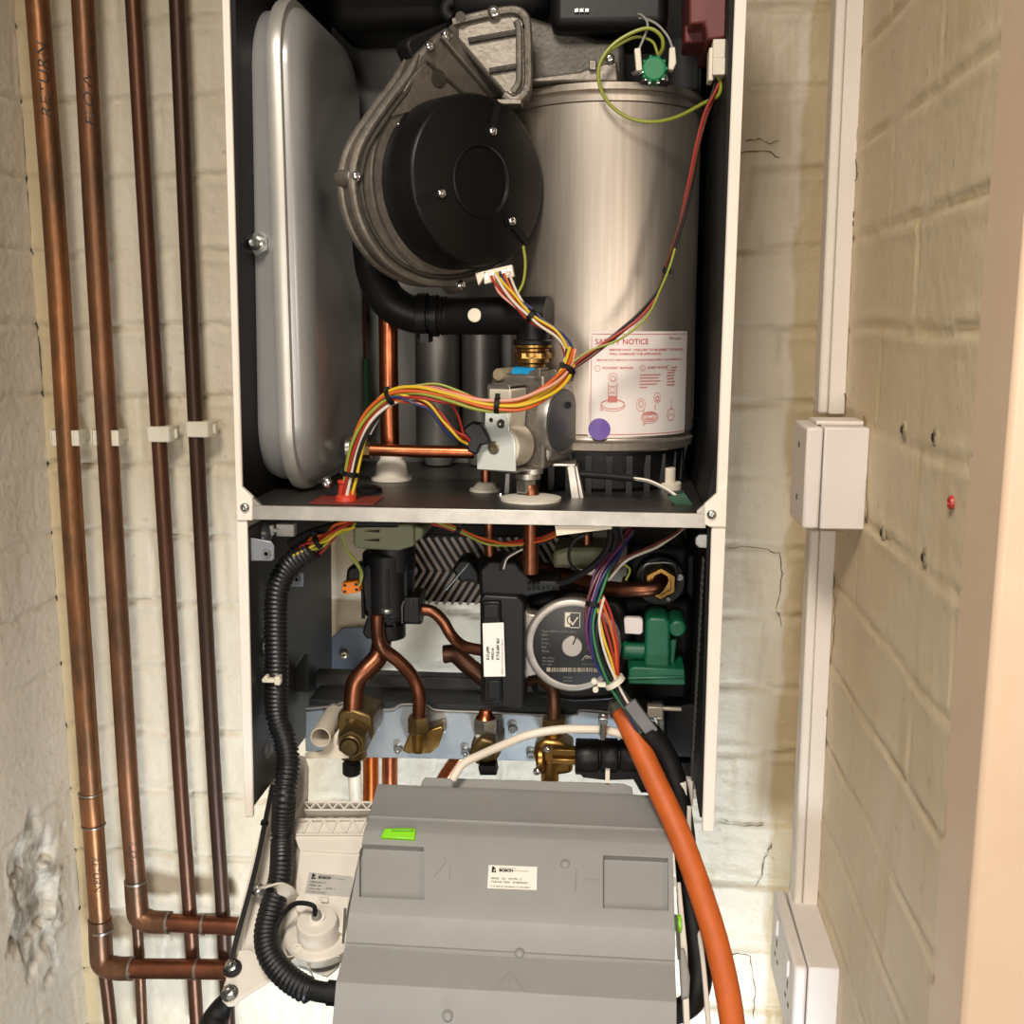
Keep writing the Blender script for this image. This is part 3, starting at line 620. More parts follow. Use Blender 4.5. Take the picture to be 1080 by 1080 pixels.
bb = MB(); n = 32; uc, vc = 12.0, 104.0
bb.add([lab(uc*q, vc*q, .001)]+[lab((uc+11.8*math.cos(2*PI*i/n))*q, (vc+11.8*math.sin(2*PI*i/n))*q, .001) for i in range(n)], [(0, i+1, (i+1) % n+1) for i in range(n)])
o = bb.build('round_sticker', PURPLE, hx, fixn=False, flat=True); o['label'] = 'round purple sticker'
# burner hood above
hood = thing('burner_hood', 'dark cast burner hood on top of the steel cylinder', 'burner hood', (XH, YH, z_t))
b = MB(); b.pp([(552, 14), (600, 30), (630, 40), (658, 40), (660, 88), (552, 96)], .125, .27); b.build('duct', ALUD, hood, bev=.006, seg=3)
b = MB(); b.pp([(556, 88), (556, 82), (612, 75), (630, 68), (651, 64), (652, 86), (600, 86)], .105, .125); b.build('casting_lip', ALU, hood, bev=.002)
b = MB(); b.bx(655, 38, 738, 95, .20, .27); b.build('insulation', mat('grey_insulation', '#47494a', .7, c2='#3d3f40', scale=10), hood, bev=.003)
b = MB(); b.bx(621, 63, 629, 74, .10, .12); b.build('lug', ALU, hood, bev=.001)
screw(hood, P(643, 62, .104), (0,-1,0), .0045); 
# electrode with earth wire
el = thing('ignition_electrode', 'green capped ignition electrode with two cream plugs above the cylinder', 'electrode', P(690, 90, .12))
b = MB(); c = P(690, 72, .085); pr = []
b.cyl(c, c+V((0, .022, 0)), S(12.2, .085), None, 14, .0015)
for k in range(10):
    a = 2*PI*k/10; b.box(c+V((math.cos(a)*.0105-.0015, .001, math.sin(a)*.0105-.0015)), c+V((math.cos(a)*.0105+.0015, .02, math.sin(a)*.0105+.0015)))
b.build('cap', GREENB, el, bev=.0006)
b = MB(); b.pp([(677, 74), (704, 74), (706, 86), (676, 86)], .093, .115); b.build('bracket', ALUD, el, bev=.001)
b = MB()
for x, y in ((681, 83.5), (685, 87), (694, 87), (699, 83)): b.lathe(P(x, y, .090), (0,-1,0), [(0, .0016), (.002, .0014), (.0025, 0)], 8)
b.build('rivet', CHROME, el)
b = MB(); b.pp([(669, 51), (675.5, 50), (677.5, 74), (671, 75)], .082, .094); b.build('plug', CREAM, el, bev=.001)
b = MB(); b.pp([(706, 50), (712, 49), (713.5, 66), (710, 74), (705, 73)], .082, .094); b.build('plug', CREAM, el, bev=.001)
for pts in ([(674, 52, .086), (682, 32, .085), (682, 22, .09), (674, 15, .10), (664, 19, .11), (662, 24, .12)], [(709, 50, .086), (704, 38, .088), (692, 25, .092), (676, 19, .10), (664, 22, .11)]):
    b = MB(); b.path(pts, .0011, 8); b.build('lead', WIRE['grey'], el)
b = MB(); b.path([(672, 77, .088), (676, 77, .087), (680, 74, .087)], .0011, 8); b.lathe(P(666, 77, .088), (1,0,0), [(0, .0005), (.002, .002), (.008, .0018)], 8); b.build('pin', CHROME, el)
ew = thing('earth_wire', 'yellow and green earth wire looping round in front of the cylinder top', 'wire', P(755, 82, .05))
b = MB(); b.path([(757, 80, .045), (760, 90, .045), (757, 101, .047), (742, 109, .055), (715, 123, .07), (690, 128.5, .078), (665, 125, .08), (645, 112, .08), (634, 95, .08), (631, 78, .08), (635, 62, .08), (648, 46, .08), (668, 34, .08), (685, 30, .08), (697, 38, .08), (699, 50, .083), (694, 60, .09)], .00165, 8); b.build('loop', WIRE['green'], ew)
b = MB(); b.path([(633, 70, .084), (640, 57, .086), (655, 46, .088), (672, 39, .088), (688, 44, .09), (694, 58, .092)], .0013, 8); b.build('second_strand', WIRE['green'], ew)
# spark generator box and its plug
tr = thing('spark_generator', 'dull maroon spark generator box in the top right corner of the boiler', 'spark generator', P(752, 40, .05))
b = MB(); b.pp([(727, -60), (778, -60), (775, 38), (746, 42), (743, 24), (727, 26)], .05, .16); b.build('case', MAROON, tr, bev=.002)
b = MB(); b.bx(722, 26, 746, 45, .08, .13); b.build('rear_step', MAROON, tr, bev=.002)
pg = thing('connector_plug', 'cream two-row connector plug hanging under the maroon spark generator', 'connector', P(757, 84, .045))
b = MB(); b.bx(752, 41, 765, 61, .036, .056); b.build('socket_half', CREAM, pg, bev=.0008)
b = MB(); b.bx(751.5, 60.5, 765.5, 79, .035, .057); b.bx(747.5, 50, 753, 85, .040, .060); b.build('plug_half', CREAM, pg, bev=.001)
# ------------------------------------------------------------------ FAN
nf = V((.707, -.707, 0)); fc = P(507, 191, .055)
def FP(px, py, off): return PN(px, py, fc+nf*off, nf)
fan = thing('fan', 'cast metal fan with a big round black motor in front of the cylinder', 'fan', fc-nf*.06)
RM = .0765
b = MB(); b.lathe(fc-nf*.046, nf, [(0, RM*.97), (.001, RM), (.040, RM*.99), (.045, RM*.965), (.046, RM*.94)], 72)
b.build('motor', BLACKM, fan, ang=60)
b = MB(); b.lathe(fc+nf*.0001, nf, [(0, RM*.42), (.0012, RM*.42), (.002, RM*.395), (-.002, RM*.36), (-.002, 0)], 48); b.build('motor_hub', BLACKM, fan, ang=30)
for x, y in ((518.5, 138.7), (464.5, 204.2), (538.7, 233.5)):
    p = FP(x, y, .0); screw(fan, p+nf*.0008, nf, .0042)
    dr = (p-fc).normalized(); b = MB(); sd = dr.cross(nf).normalized()
    q = p+dr*.004; b.prism([q+sd*.0035, q-sd*.0035, q+dr*.022-sd*.0035, q+dr*.022+sd*.0035], nf*.0012)
    b.lathe(p, nf, [(0, .0068), (.0008, .0068), (.0008, .0052), (0, .0052)], 20); b.build('screw_slot', RUBBER, fan)
vo = [(442, 56), (434, 74), (424, 89), (410, 107), (398, 124), (388, 139), (380, 154), (374.5, 172), (372.5, 190), (374, 208), (378, 226), (385, 244), (394, 259), (405, 273), (417, 283), (430, 290.5), (446, 296.5), (462, 298.5), (480, 298), (498, 294), (520, 284), (532, 268), (540, 246), (545, 222), (547, 195), (545, 165), (541, 135), (532, 106), (508, 68), (479, 26), (462, 36)]
off = -.044
b = MB(); b.prism([FP(x, y, off) for x, y in vo], -nf*.032); b.build('volute', ALU, fan, bev=.004, seg=3)
arc = [FP(x, y, off) for x, y in vo[:22]]
b = MB(); b.tube([p-nf*.001 for p in arc], [.0015]+[.0042]*20+[.0025], 10, 3); b.build('rim_lip', ALU, fan)
cc = FP(470, 200, off)
b = MB(); b.tube([p+(cc-p)*.07+nf*.0015 for p in arc[1:]], [.0006]+[.0022]*20, 8, 3); b.build('rim_groove_lip', ALUD, fan)
b = MB(); b.tube([p-nf*.020 for p in arc], [.001]+[.0036]*20+[.002], 10, 3); b.build('rear_lip', ALU, fan)
# inner dished face round the motor
b = MB(); b.lathe(fc-nf*.0455, nf, [(0, RM*1.16), (.0028, RM*1.14), (.0018, RM*1.10), (-.001, RM*1.03), (0, RM*.9)], 64); b.build('motor_seat', ALU, fan)
for x, y in ((372, 187), (485, 300)):
    p = FP(x, y, off-.004); b = MB(); b.lathe(p-nf*.018, nf, [(0, .0085), (.02, .0075), (.022, .006)], 18); dr = (cc-p).normalized(); b.prism([p-nf*.016+V((0,0,.006)), p-nf*.016-V((0,0,.006)), p+dr*.015-nf*.016-V((0,0,.006)), p+dr*.015-nf*.016+V((0,0,.006))], nf*.014); b.build('lug', ALU, fan, bev=.001)
for x, y in ((376, 186), (485.5, 301), (453, 49.5), (471, 38)): screw(fan, FP(x, y, off+.002), nf, .0052 if y > 45 else .0065)
for x, y in ((421, 132), (432, 257)): screw(fan, FP(x, y, off+.001), nf, .0028, mt=NICKEL)
p = FP(414, 213, off+.0012); b = MB(); b.lathe(p, nf, [(0, .0062), (.0012, .006), (.0016, 0)], 20); b.build('red_spot', mat('faded_red_dot', '#8a3d30', .5), fan)
# outlet neck relief: flange strip, pad, ribs
b = MB(); b.prism([FP(x, y, off+.0005) for x, y in ((462, 40), (479, 26), (532, 100), (517, 104))], nf*.006); b.build('outlet_flange', ALU, fan, bev=.0015)
b = MB(); b.prism([FP(x, y, off+.0002) for x, y in ((432, 82), (452, 62), (458, 66), (456, 72), (500, 104), (470, 108), (410, 124))], nf*.0022); b.build('neck_panel', ALU, fan, bev=.001)
b = MB(); b.lathe(FP(462, 83, off+.002), nf, [(0, .0085), (.0015, .008), (.0018, 0)], 20)
for (x0, y0, x1, y1) in ((450, 65, 462, 76), (469, 82, 493, 103)): b.tube([FP(x0, y0, off+.003), FP((x0+x1)/2, (y0+y1)/2, off+.003), FP(x1, y1, off+.003)], .0016, 8, 4)
b.build('neck_rib', ALUD, fan)
b = MB(); b.prism([FP(x, y, off-.008) for x, y in ((429, 47), (432, 40), (470, 24), (478, 24), (441, 60), (436, 64))], -nf*.02); b.build('neck_gasket', RUBBER, fan, bev=.003)
# mixing adapter between fan outlet and burner hood
mix = thing('gas_mixing_adapter', 'square cast adapter joining the fan outlet to the burner hood', 'mixing adapter', P(525, 100, .10))
b = MB(); b.pp([(470, 30), (478, 22), (540, 11), (553, 16), (557, 26), (559, 90), (554, 102), (545, 107), (534, 104)], .085, .15); b.build('body', ALU, mix, bev=.004, seg=3)
b = MB(); b.path([(478, 24, .083), (510, 16, .083), (540, 11, .083), (552, 16, .083), (556, 28, .083), (557, 60, .083), (557, 88, .083), (552, 100, .083), (542, 106, .083), (532, 100, .083)], .0042, 10, 4); b.build('rim', ALU, mix)
b = MB(); b.path([(544, 22, .081), (547, 30, .081), (547.5, 60, .081), (547, 86, .081), (541, 97, .081)], .003, 10, 4); b.build('inner_lip', ALU, mix)
b = MB()
for (x0, y0, x1, y1) in ((494, 43, 545, 34), (516, 75, 545, 70)): b.path([(x0, y0, .083), ((x0+x1)/2, (y0+y1)/2, .083), (x1, y1, .083)], .0028, 8, 3)
b.build('rib', ALUD, mix)
screw(mix, P(521, 14, .083), (0,-1,0), .0065); b = MB(); b.cyl(P(485.5, 17.5, .075), P(485.5, 17.5, .095), .0045, n=14); b.build('stud', ALUD, mix)
b = MB(); b.pp([(524, 104), (550, 104), (550, 110), (524, 110)], .078, .10); b.build('foot', ALU, mix, bev=.001)
screw(mix, P(555, 28, .082), (0,-1,0), .0035, mt=RUBBER); screw(mix, P(555.5, 94, .082), (0,-1,0), .004, mt=ALU)
# fan plug
fp = thing('fan_connector', 'small white plug with coloured wires on the underside of the fan motor', 'connector', P(520, 287, .06))
a0, a1 = P(501, 288, .062), P(540, 279, .062)
b = MB(); up = V((0,0,1)); d = (a1-a0); h = S(13, .062)
b.prism([a0, a0+d*.3, a0+d*.3-V((0,0,h*.25)), a0+V((0.003,0,-h))], (0, .012, 0)); b.prism([a0+d*.22, a1, a1+V((.002, 0, -h*.95)), a0+d*.25-V((0,0,h*1.05))], (0, .010, 0)); b.build('housing', CREAM, fp, bev=.0008)
b = MB()
for k in range(5):
    p = a0+d*(.32+.15*k)-V((0, .0006, h*.45)); b.box(p-V((.0014, 0, .003)), p+V((.0014, .002, .002)))
b.build('contact', CHROME, fp)

# ------------------------------------------------------------------ AIR AND GAS PIPES OF THE UPPER COMPARTMENT
elb = thing('air_pipe', 'black plastic bent pipe passing under the fan with a cream dot', 'pipe', P(480, 333, .125))
re = S(19.5, .125)
b = MB(); b.path([(389, 205, .16), (391, 255, .14), (396, 290, .13), (410, 317, .125), (435, 331, .125), (470, 333, .125), (520, 333, .108), (579, 333, .094)], re, 24, 8); b.build('bend', BLACKP, elb)
b = MB()
for x0, x1, k in ((441, 452, 1.22), (455, 463, 1.12), (466, 468, 1.06), (470, 472, 1.06)): b.cx(x0, x1, 333, 19.5*k, .125, bev=.0006)
b.bx(443, 352, 452, 361, .105, .13); b.build('collar', BLACKP, elb)
b = MB(); b.cz(562, 340, 362, 17.5, .096, bev=.001); b.cz(562, 358, 364, 21, .096, bev=.001); b.build('branch', BLACKP, elb)
b = MB(); c = P(500.5, 332.5, .111-re); b.lathe(c+V((0,.004,0)), (0,-1,0), [(0, S(7.2, .1)), (.0042, S(7.2, .1)), (.0048, S(6.4, .1)), (.0048, 0)], 24); b.build('dot_plug', CREAM, elb)
un = thing('brass_union', 'brass union between black air pipe and gas valve', 'union', P(562, 385, .10))
b = MB()
for y0, y1, r, in ((362, 367, 20), (367, 371, 17), (371, 377, 18.5), (377, 383, 17), (383, 390, 14)): b.cz(562, y0, y1, r, .096, 24, .0008)
b.build('body', BRASS, un)
b = MB(); hexnut(b, (P(562, 376, .096).x, .096, P(562, 378, .096).z), (0,0,1), S(20, .105), S(6, .105)); b.build('nut', BRASS, un)
vp1 = thing('vertical_copper_pipe', 'upright bright copper pipe behind the black bend, down to a white grommet', 'pipe', P(412, 490, .17))
b = MB(); b.path([(409, 270, .17), (410, 400, .17), (412, 500, .17)], S(10.2, .17), 18); b.build('pipe_run', COPPER, vp1)
g = thing('pipe_grommet', 'tall white bell-shaped grommet round the upright copper pipe', 'grommet', P(413, 516, .17), 'white pipe grommets on the compartment floor')
b = MB(); p = P(413, 500, .17); x = S(1, .17); b.lathe((p.x, .17, zs+.0005), (0,0,1), [(0, 22*x), (.003, 22*x), (.005, 18*x), (.010, 17*x), (.018, 15.5*x), (.022, 12*x), (.030, 11.5*x), (.031, 10.4*x)], 28); b.build('bell', mat('white_rubber', '#d8d2c4', .55), g, ang=50)
vp2 = thing('vertical_copper_pipe', 'dull copper pipe just right of the vessel, behind the green sleeve', 'pipe', P(382, 420, .26))
b = MB(); b.path([(379, 300, .26), (381, 390, .26), (383, 440, .26)], S(6, .26), 14); b.build('pipe_run', COPPERB, vp2)
b = MB(); b.cz(383, 378, 460, 8, .262); b.build('sleeve', mat('dark_green_sleeve', '#1d3a20', .5), vp2)
cp = thing('horizontal_copper_pipe', 'bright copper pipe running level from vessel to gas valve', 'pipe', P(440, 476, .13))
b = MB(); b.path([(385, 474, .13), (430, 475.5, .13), (500, 477, .13)], S(6.8, .13), 18); b.build('pipe_run', COPPER, cp)
b = MB(); b.cx(378, 391, 474.5, 9, .13, 6); b.build('nut', BRASSD, cp)
b = MB(); b.cx(366, 372, 473, 14, .14, bev=.001); b.cx(372, 379, 473.5, 8, .14); b.build('vessel_union', NICKEL, cp)
screw(casing, P(345, 509, .05), (0,-1,0), .0055)
rg = thing('cable_grommet', 'red rubber grommet where the wire bundle passes through the compartment floor', 'grommet', P(365, 530, .03))
b = MB(); p = P(365, 527, .03); b.lathe((p.x, .03, zs), (0,0,1), [(0, S(12, .03)), (.005, S(11, .03)), (.007, S(8.5, .03)), (.016, S(7.5, .03)), (.018, S(9, .03)), (.020, S(8.5, .03))], 20); b.build('sleeve', REDG, rg)
b = MB(); b.box((p.x-.030, .012, zs+.0002), (p.x+.030, .055, zs+.0010)); b.build('base_pad', mat('red_pad', '#7d2a1e', .5), rg, bev=.0003)
bg = MB(); p2 = P(388, 512, .09); bg.lathe((p2.x, .09, zs), (0,0,1), [(0, .014), (.004, .013), (.006, .008), (.006, 0)], 20); tag(bg.build('blanking_plug', RUBBER), 'black rubber blanking plug on the compartment floor behind the red grommet', 'plug')

# ------------------------------------------------------------------ GAS VALVE (turned about 25 degrees)
O = P(525, 455, .040); A = math.radians(25)
TG = Matrix.Translation(O) @ Matrix.Rotation(-A, 4, 'Z'); ng = TG.to_3x3() @ V((0,-1,0)); TGi = TG.inverted()
def GP(px, py): return TGi @ PN(px, py, O, ng)
u_ = S(1, .05)
gv = thing('gas_valve', 'gas valve with a white bracket plate in the middle of the boiler', 'gas valve', P(555, 500, .09))
pl = [(512, 428), (536, 428), (536.5, 454), (541, 460), (543, 468), (543.5, 497.5), (503, 495), (503, 472), (508, 468), (514, 468), (516, 464), (512, 460), (507, 459), (511, 452)]
b = MB(TG); b.prism([GP(x, y) for x, y in pl], (0, .0022, 0)); b.build('front_plate', mat('white_plate', '#e9f0ea', .35, .3), gv, bev=.0006)
w0, w1 = GP(512, 412), GP(536, 430)
b = MB(TG); b.box((w0.x, .003, w1.z), (w1.x, .0045, w0.z+.006)); b.box((w0.x, .003, w0.z+.004), (w1.x, .035, w0.z+.006)); b.build('top_plate', ZINC, gv, bev=.0006)
c = GP(525, 472); rc = u_*24
b = MB(TG)
cp_ = [(c.x+rc*math.cos(math.radians(a)), c.z+rc*math.sin(math.radians(a))) for a in range(-180, 61, 12)]+[(w1.x+.001, w1.z-.003), (w1.x+.001, w0.z+.002), (w0.x+.002, w0.z+.002), (w0.x+.002, c.z+rc*.7)]
b.prism([V((x, .0025, z)) for x, z in cp_], (0, .030, 0)); b.build('coil', mat('coil_beige', '#c9c0ae', .4, c2='#d2c9b8', scale=20), gv, bev=.0015)
b = MB(TG); lo = GP(543, 498); b.box((GP(504, 497).x, .002, lo.z-.001), (lo.x+.001, .036, lo.z+.001)); b.build('bottom_plate', ZINC, gv)
b = MB(TG); b.box((-.028, .034, GP(520, 497).z), (.030, .082, GP(520, 396).z)); b.box((-.033, .040, GP(520, 440).z), (-.02, .075, GP(520, 403).z)); b.build('valve_body', ALU, gv, bev=.003)
b = MB(TG); b.box((.010, .038, GP(520, 490).z), (.034, .088, GP(520, 408).z)); b.build('regulator_block', ZINC, gv, bev=.006, seg=3)
dc = V((.031, .060, GP(520, 447).z))
b = MB(TG); b.lathe(dc, (1,0,0), [(-.006, .0335), (.001, .0335), (.0045, .0325), (.005, .0305), (.004, .0295)], 40); b.build('cover_rim', ZINC, gv, ang=50)
b = MB(TG); b.lathe(dc, (1,0,0), [(0, .0295), (.0052, .029), (.0055, .028), (.0055, 0)], 40); b.build('diaphragm_cover', mat('diaphragm_grey', '#6f7276', .42, .6), gv, ang=40)
for px, py, r, mt in ((529, 447, 5.2, CHROME), (521, 472, 7, mat('warm_rivet', '#9b8f7c', .4, .8))):
    p = PN(px, py, O, ng); b = MB(); b.lathe(p, ng, [(0, r*u_), (.0012, r*u_), (.002, r*u_*.85), (.002, r*u_*.35), (.0006, r*u_*.3), (.0006, 0)], 20); b.build('rivet', mt, gv)
p = PN(518, 443, O, ng); b = MB(); b.lathe(p, ng, [(0, .0022), (.0004, .002), (.0001, .0014), (.0001, 0)], 12); b.build('rivet', HOLE, gv)
b = MB(TG); zt2 = GP(520, 397).z; b.lathe((-.018, .030, zt2), (0,1,0), [(0, .0055), (.001, .006), (.03, .006)], 18); b.lathe((-.018, .0302, zt2), (0,-1,0), [(0, .003), (.0004, .0028), (.0004, 0)], 10); b.build('test_nipple', mat('nipple_cream', '#b9ab8e', .4, .5), gv)
b = MB(TG); b.lathe((-.008, .045, zt2), (1,0,0), [(0, .0072), (.010, .0072), (.0105, .0062), (.012, .0062), (.0125, .007), (.020, .007), (.0215, .005), (.0215, 0)], 20); b.build('blue_cap', BLUE, gv); 
b = MB(TG); b.box((.012, .036, zt2-.006), (.046, .062, zt2+.004)); b.box((.020, .033, zt2-.004), (.026, .05, zt2+.007)); b.box((.034, .034, zt2-.004), (.042, .05, zt2+.006)); b.build('top_lugs', ALU, gv, bev=.001)
b = MB(); b.pp([(488, 452), (498, 445), (508, 447), (517, 464), (516, 468), (507, 470), (503, 480), (494, 477), (490, 468)], .036, .05); b.build('black_connector', BLACKP, gv, bev=.002)
b = MB(); b.cy(599, 427.5, 3.6, .083, .09); b.cy(515, 466, 2.2, .034, .04); b.build('black_plug', RUBBER, gv)
b = MB()
hexnut(b, (P(555, 518, .058).x, .058, P(555, 519, .058).z), (0,0,1), S(11.5, .058), S(14, .058), phase=PI/6); b.build('lower_nut', NICKEL, gv)
b = MB(); b.cz(557, 499, 504.5, 13.5, .058); b.cz(562, 494, 499, 11, .06); b.build('washer', ZINC, gv)
sp = thing('valve_support', 'bent zinc support bracket standing on the floor under the gas valve', 'bracket', P(575, 530, .09))
b = MB(); b.bx(575, 489, 607, 492, .075, .13); b.build('top_flange', ZINC, sp, bev=.0006)
b = MB(); b.pp([(598, 492), (606, 492), (613, 536), (604, 537)], .072, .0745); b.pp([(606, 492), (609, 492), (618, 535), (613, 536)], .075, .10); b.build('leg', ZINC, sp, bev=.0006)
b = MB(); b.pp([(533, 499), (538, 499), (537, 531), (516, 531), (516, 528.5), (531, 527.5)], .080, .083); b.build('leg', ZINCD, sp, bev=.0006)
screw(sp, P(528, 523, .076), (0,-1,0), .0038); screw(sp, P(619, 533, .07), (0,-.3,1), .0038); 
for px, Y, rr_, zt_c, lab, pr in ((512, .105, 7.5, 496, 'low white grommet round the short copper pipe left of the valve nut', (13.5, 10)), (560, .055, 8.6, 516, 'wide flat white grommet at the front edge of the compartment floor', (26, 24))):
    x = P(px, 520, Y).x; k = S(1, Y); g = thing('pipe_grommet', lab, 'grommet', (x, Y, zs), 'white pipe grommets on the compartment floor')
    b = MB(); b.lathe((x, Y, zs+.0003), (0,0,1), [(0, pr[0]*k*1.25), (.0025, pr[0]*k*1.25), (.0035, pr[0]*k), (.0075 if px < 550 else .004, pr[1]*k), (.009 if px < 550 else .005, rr_*k)], 28); b.build('disc', MATS['white_rubber'], g, ang=50)
gp = thing('gas_pipe', 'short copper pipe from the valve nut down through the flat white grommet', 'pipe', P(558, 530, .055))
b = MB(); xx = P(560, 520, .055).x; b.tube([(P(556, 515, .058).x, .058, P(556, 512, .058).z), (xx, .056, zs+.006), (xx, .055, zs-.03), (xx, .055, zs-.07)], S(8.6, .055), 18, 6); b.build('pipe_run', COPPERB, gp)
gp = thing('gas_pipe', 'short thin copper pipe under the white bracket plate of the gas valve', 'pipe', P(512, 510, .105))
b = MB(); xx = P(512, 520, .105).x; b.cyl((xx, .105, zs-.02), (xx, .105, P(512, 490, .105).z), S(5.5, .105)); b.build('pipe_run', COPPERB, gp)
wp_ = thing('white_drain_cap', 'white stepped plastic cap in the right rear corner of the compartment floor', 'cap', P(706, 525, .14))
b = MB(); b.cz(705, 493, 510, 7.5, .14, bev=.001); b.cz(706, 508, 527, 12.5, .14, bev=.001); b.build('cap_body', CREAM, wp_)
gs = MB(); gs.pp([(704, 524), (722, 520), (731, 533), (716, 536)], .045, .06); tag(gs.build('earth_block', mat('dark_green_block', '#1f4a33', .5)), 'small dark green block at the right front of the compartment floor', 'terminal block')

# ------------------------------------------------------------------ UPPER WIRE HARNESS
h1 = harness('wire_harness', 'multicoloured wire bundle from red grommet across the gas valve to the fan', [(366, 528, .03), (368, 510, .028), (376, 470, .026), (390, 440, .026), (412, 419, .024), (440, 413, .018), (475, 418, .012), (510, 426, .008), (545, 427, .008), (570, 417, .015), (588, 404, .025), (600, 388, .035), (604, 370, .045)],
    ['yellow', 'yellow', 'orange', 'green', 'red', 'white', 'black', 'yellow', 'orange', 'pink'], .00155, .0052, 1.2, ties=(.11, .34, .62, .90))
h2 = harness('wire_harness', 'wires dropping from the small fan plug to the main bundle', [(522, 289, .06), (534, 306, .056), (549, 324, .052), (566, 337, .05), (588, 352, .048), (600, 372, .045), (600, 388, .040)],
    ['orange', 'blue', 'yellow', 'white', 'red', 'green'], .0013, .0042, .4, ties=(.45,))
b = MB(); b.path([(552, 260, .075), (554, 278, .066), (552, 297, .06), (546, 310, .057)], .0013, 8); b.build('wire', WIRE['green'], h2)
for pts, c in (([(520, 290, .058), (526, 308, .056), (545, 325, .053)], 'pink'), ([(526, 289, .058), (535, 310, .055), (548, 325, .053)], 'black'), ([(531, 288, .058), (540, 306, .055), (552, 323, .052)], 'orange'), ([(536, 286, .058), (545, 308, .055), (556, 326, .052)], 'white')):
    b = MB(); b.path(pts, .0012, 8); b.build('wire', WIRE[c], h2)
h3 = harness('wire_harness', 'thin red and brown wires climbing from the main bundle to the cream plug', [(757, 84, .046), (752, 100, .046), (743, 122, .046), (735, 155, .046), (730, 185, .046), (721, 225, .046), (711, 262, .046), (704, 283, .046), (694, 308, .046), (675, 333, .045), (652, 352, .044), (625, 372, .042), (606, 386, .038), (596, 396, .032)],
    ['brown', 'red', 'black'], .0013, .0019, 3.0, ties=(.55,))
b = MB(); b.path([(712, 262, .044), (706, 282, .043), (697, 304, .043), (682, 334, .042), (655, 357, .04), (622, 370, .04), (604, 382, .036)], .0011, 8); b.build('wire', WIRE['green'], h3)
h4 = harness('wire_harness', 'red, yellow and blue wires looping from the bundle to the black valve connector', [(412, 418, .022), (430, 420, .018), (450, 428, .018), (468, 446, .022), (482, 460, .028), (493, 467, .034)], ['red', 'yellow', 'blue', 'orange'], .0013, .0038, .6)
for pts, c in (([(470, 418, .012), (482, 436, .020), (488, 455, .03), (492, 466, .035)], 'red'), ([(430, 410, .02), (455, 408, .018), (480, 414, .016), (500, 420, .012)], 'red'), ([(430, 408, .022), (460, 405, .02), (485, 413, .016), (503, 421, .012)], 'green')):
    b = MB(); b.path(pts, .0012, 8); b.build('wire', WIRE[c], h4)
b = MB(); b.path([(372, 470, .03), (392, 452, .03), (404, 428, .028), (412, 418, .025)], .0012, 8); b.build('wire', WIRE['white'], h1)
b = MB(); b.path([(390, 458, .028), (402, 436, .028), (411, 420, .025)], .0012, 8); b.build('wire', WIRE['white'], h1)
dw = thing('sensor_lead', 'black and white lead crossing the compartment floor in front of the black sump', 'wire', P(690, 515, .07))
b = MB(); b.path([(612, 500, .06), (640, 502, .06), (672, 505, .06)], .0034, 10); b.build('sleeve', RUBBER, dw)
for k, c in enumerate(('white', 'black')):
    b = MB(); b.path([(668, 504+k*2, .058), (685, 507+k*2.5, .055), (702, 515+k*2.5, .05), (714, 523+k*2, .046)], .0011, 8); b.build('wire', WIRE[c], dw)
# ------------------------------------------------------------------ LOWER COMPARTMENT
# plate heat exchanger
Yq = .20
px_ = thing('plate_heat_exchanger', 'ribbed chevron plate heat exchanger under the compartment floor', 'heat exchanger', P(520, 638, Yq+.03))
PLM = mat('chevron_plate', '#d2c7bc', .4, .25)
b = MB(); b.bx(424, 556, 600, 637, Yq, Yq+.09); b.build('plate_pack', mat('plate_dark', '#171412', .6, .2), px_, bev=.004)
b = MB()
def chev(x0, x1, y0, ym, y1, sl):
    i = -9
    while x0+i*8.4 < x1:
        xa = x0+i*8.4
        pts = []
        for y in (y0, ym, y1):
            x = xa+sl*((y-y0) if y <= ym else (ym-y0)-(y-ym)); pts.append((x, y))
        def clip(p, q):
            (xa_, ya), (xb, yb) = p, q; o = []
            t0, t1 = 0, 1
            for lo, hi in ((x0, x1),):
                dx = xb-xa_
                if abs(dx) > 1e-6:
                    ta, tb = (lo-xa_)/dx, (hi-xa_)/dx
                    if ta > tb: ta, tb = tb, ta
                    t0, t1 = max(t0, ta), min(t1, tb)
            return None if t1-t0 < .02 else ((xa_+dx*t0, ya+(yb-ya)*t0), (xa_+dx*t1, ya+(yb-ya)*t1))
        for p, q in ((pts[0], pts[1]), (pts[1], pts[2])):
            c = clip(p, q)
            if c: b.tube([P(*c[0], Yq-.0008), P(*c[1], Yq-.0008)], .0020, 6)
        i += 1
chev(426, 598, 567, 602, 637, .62)
o = b.build('chevron_ribs', PLM, px_); o['kind'] = 'stuff'
b = MB(); b.bx(424, 553, 600, 566, Yq-.003, Yq+.09); b.build('top_band', BLACK, px_, bev=.002)
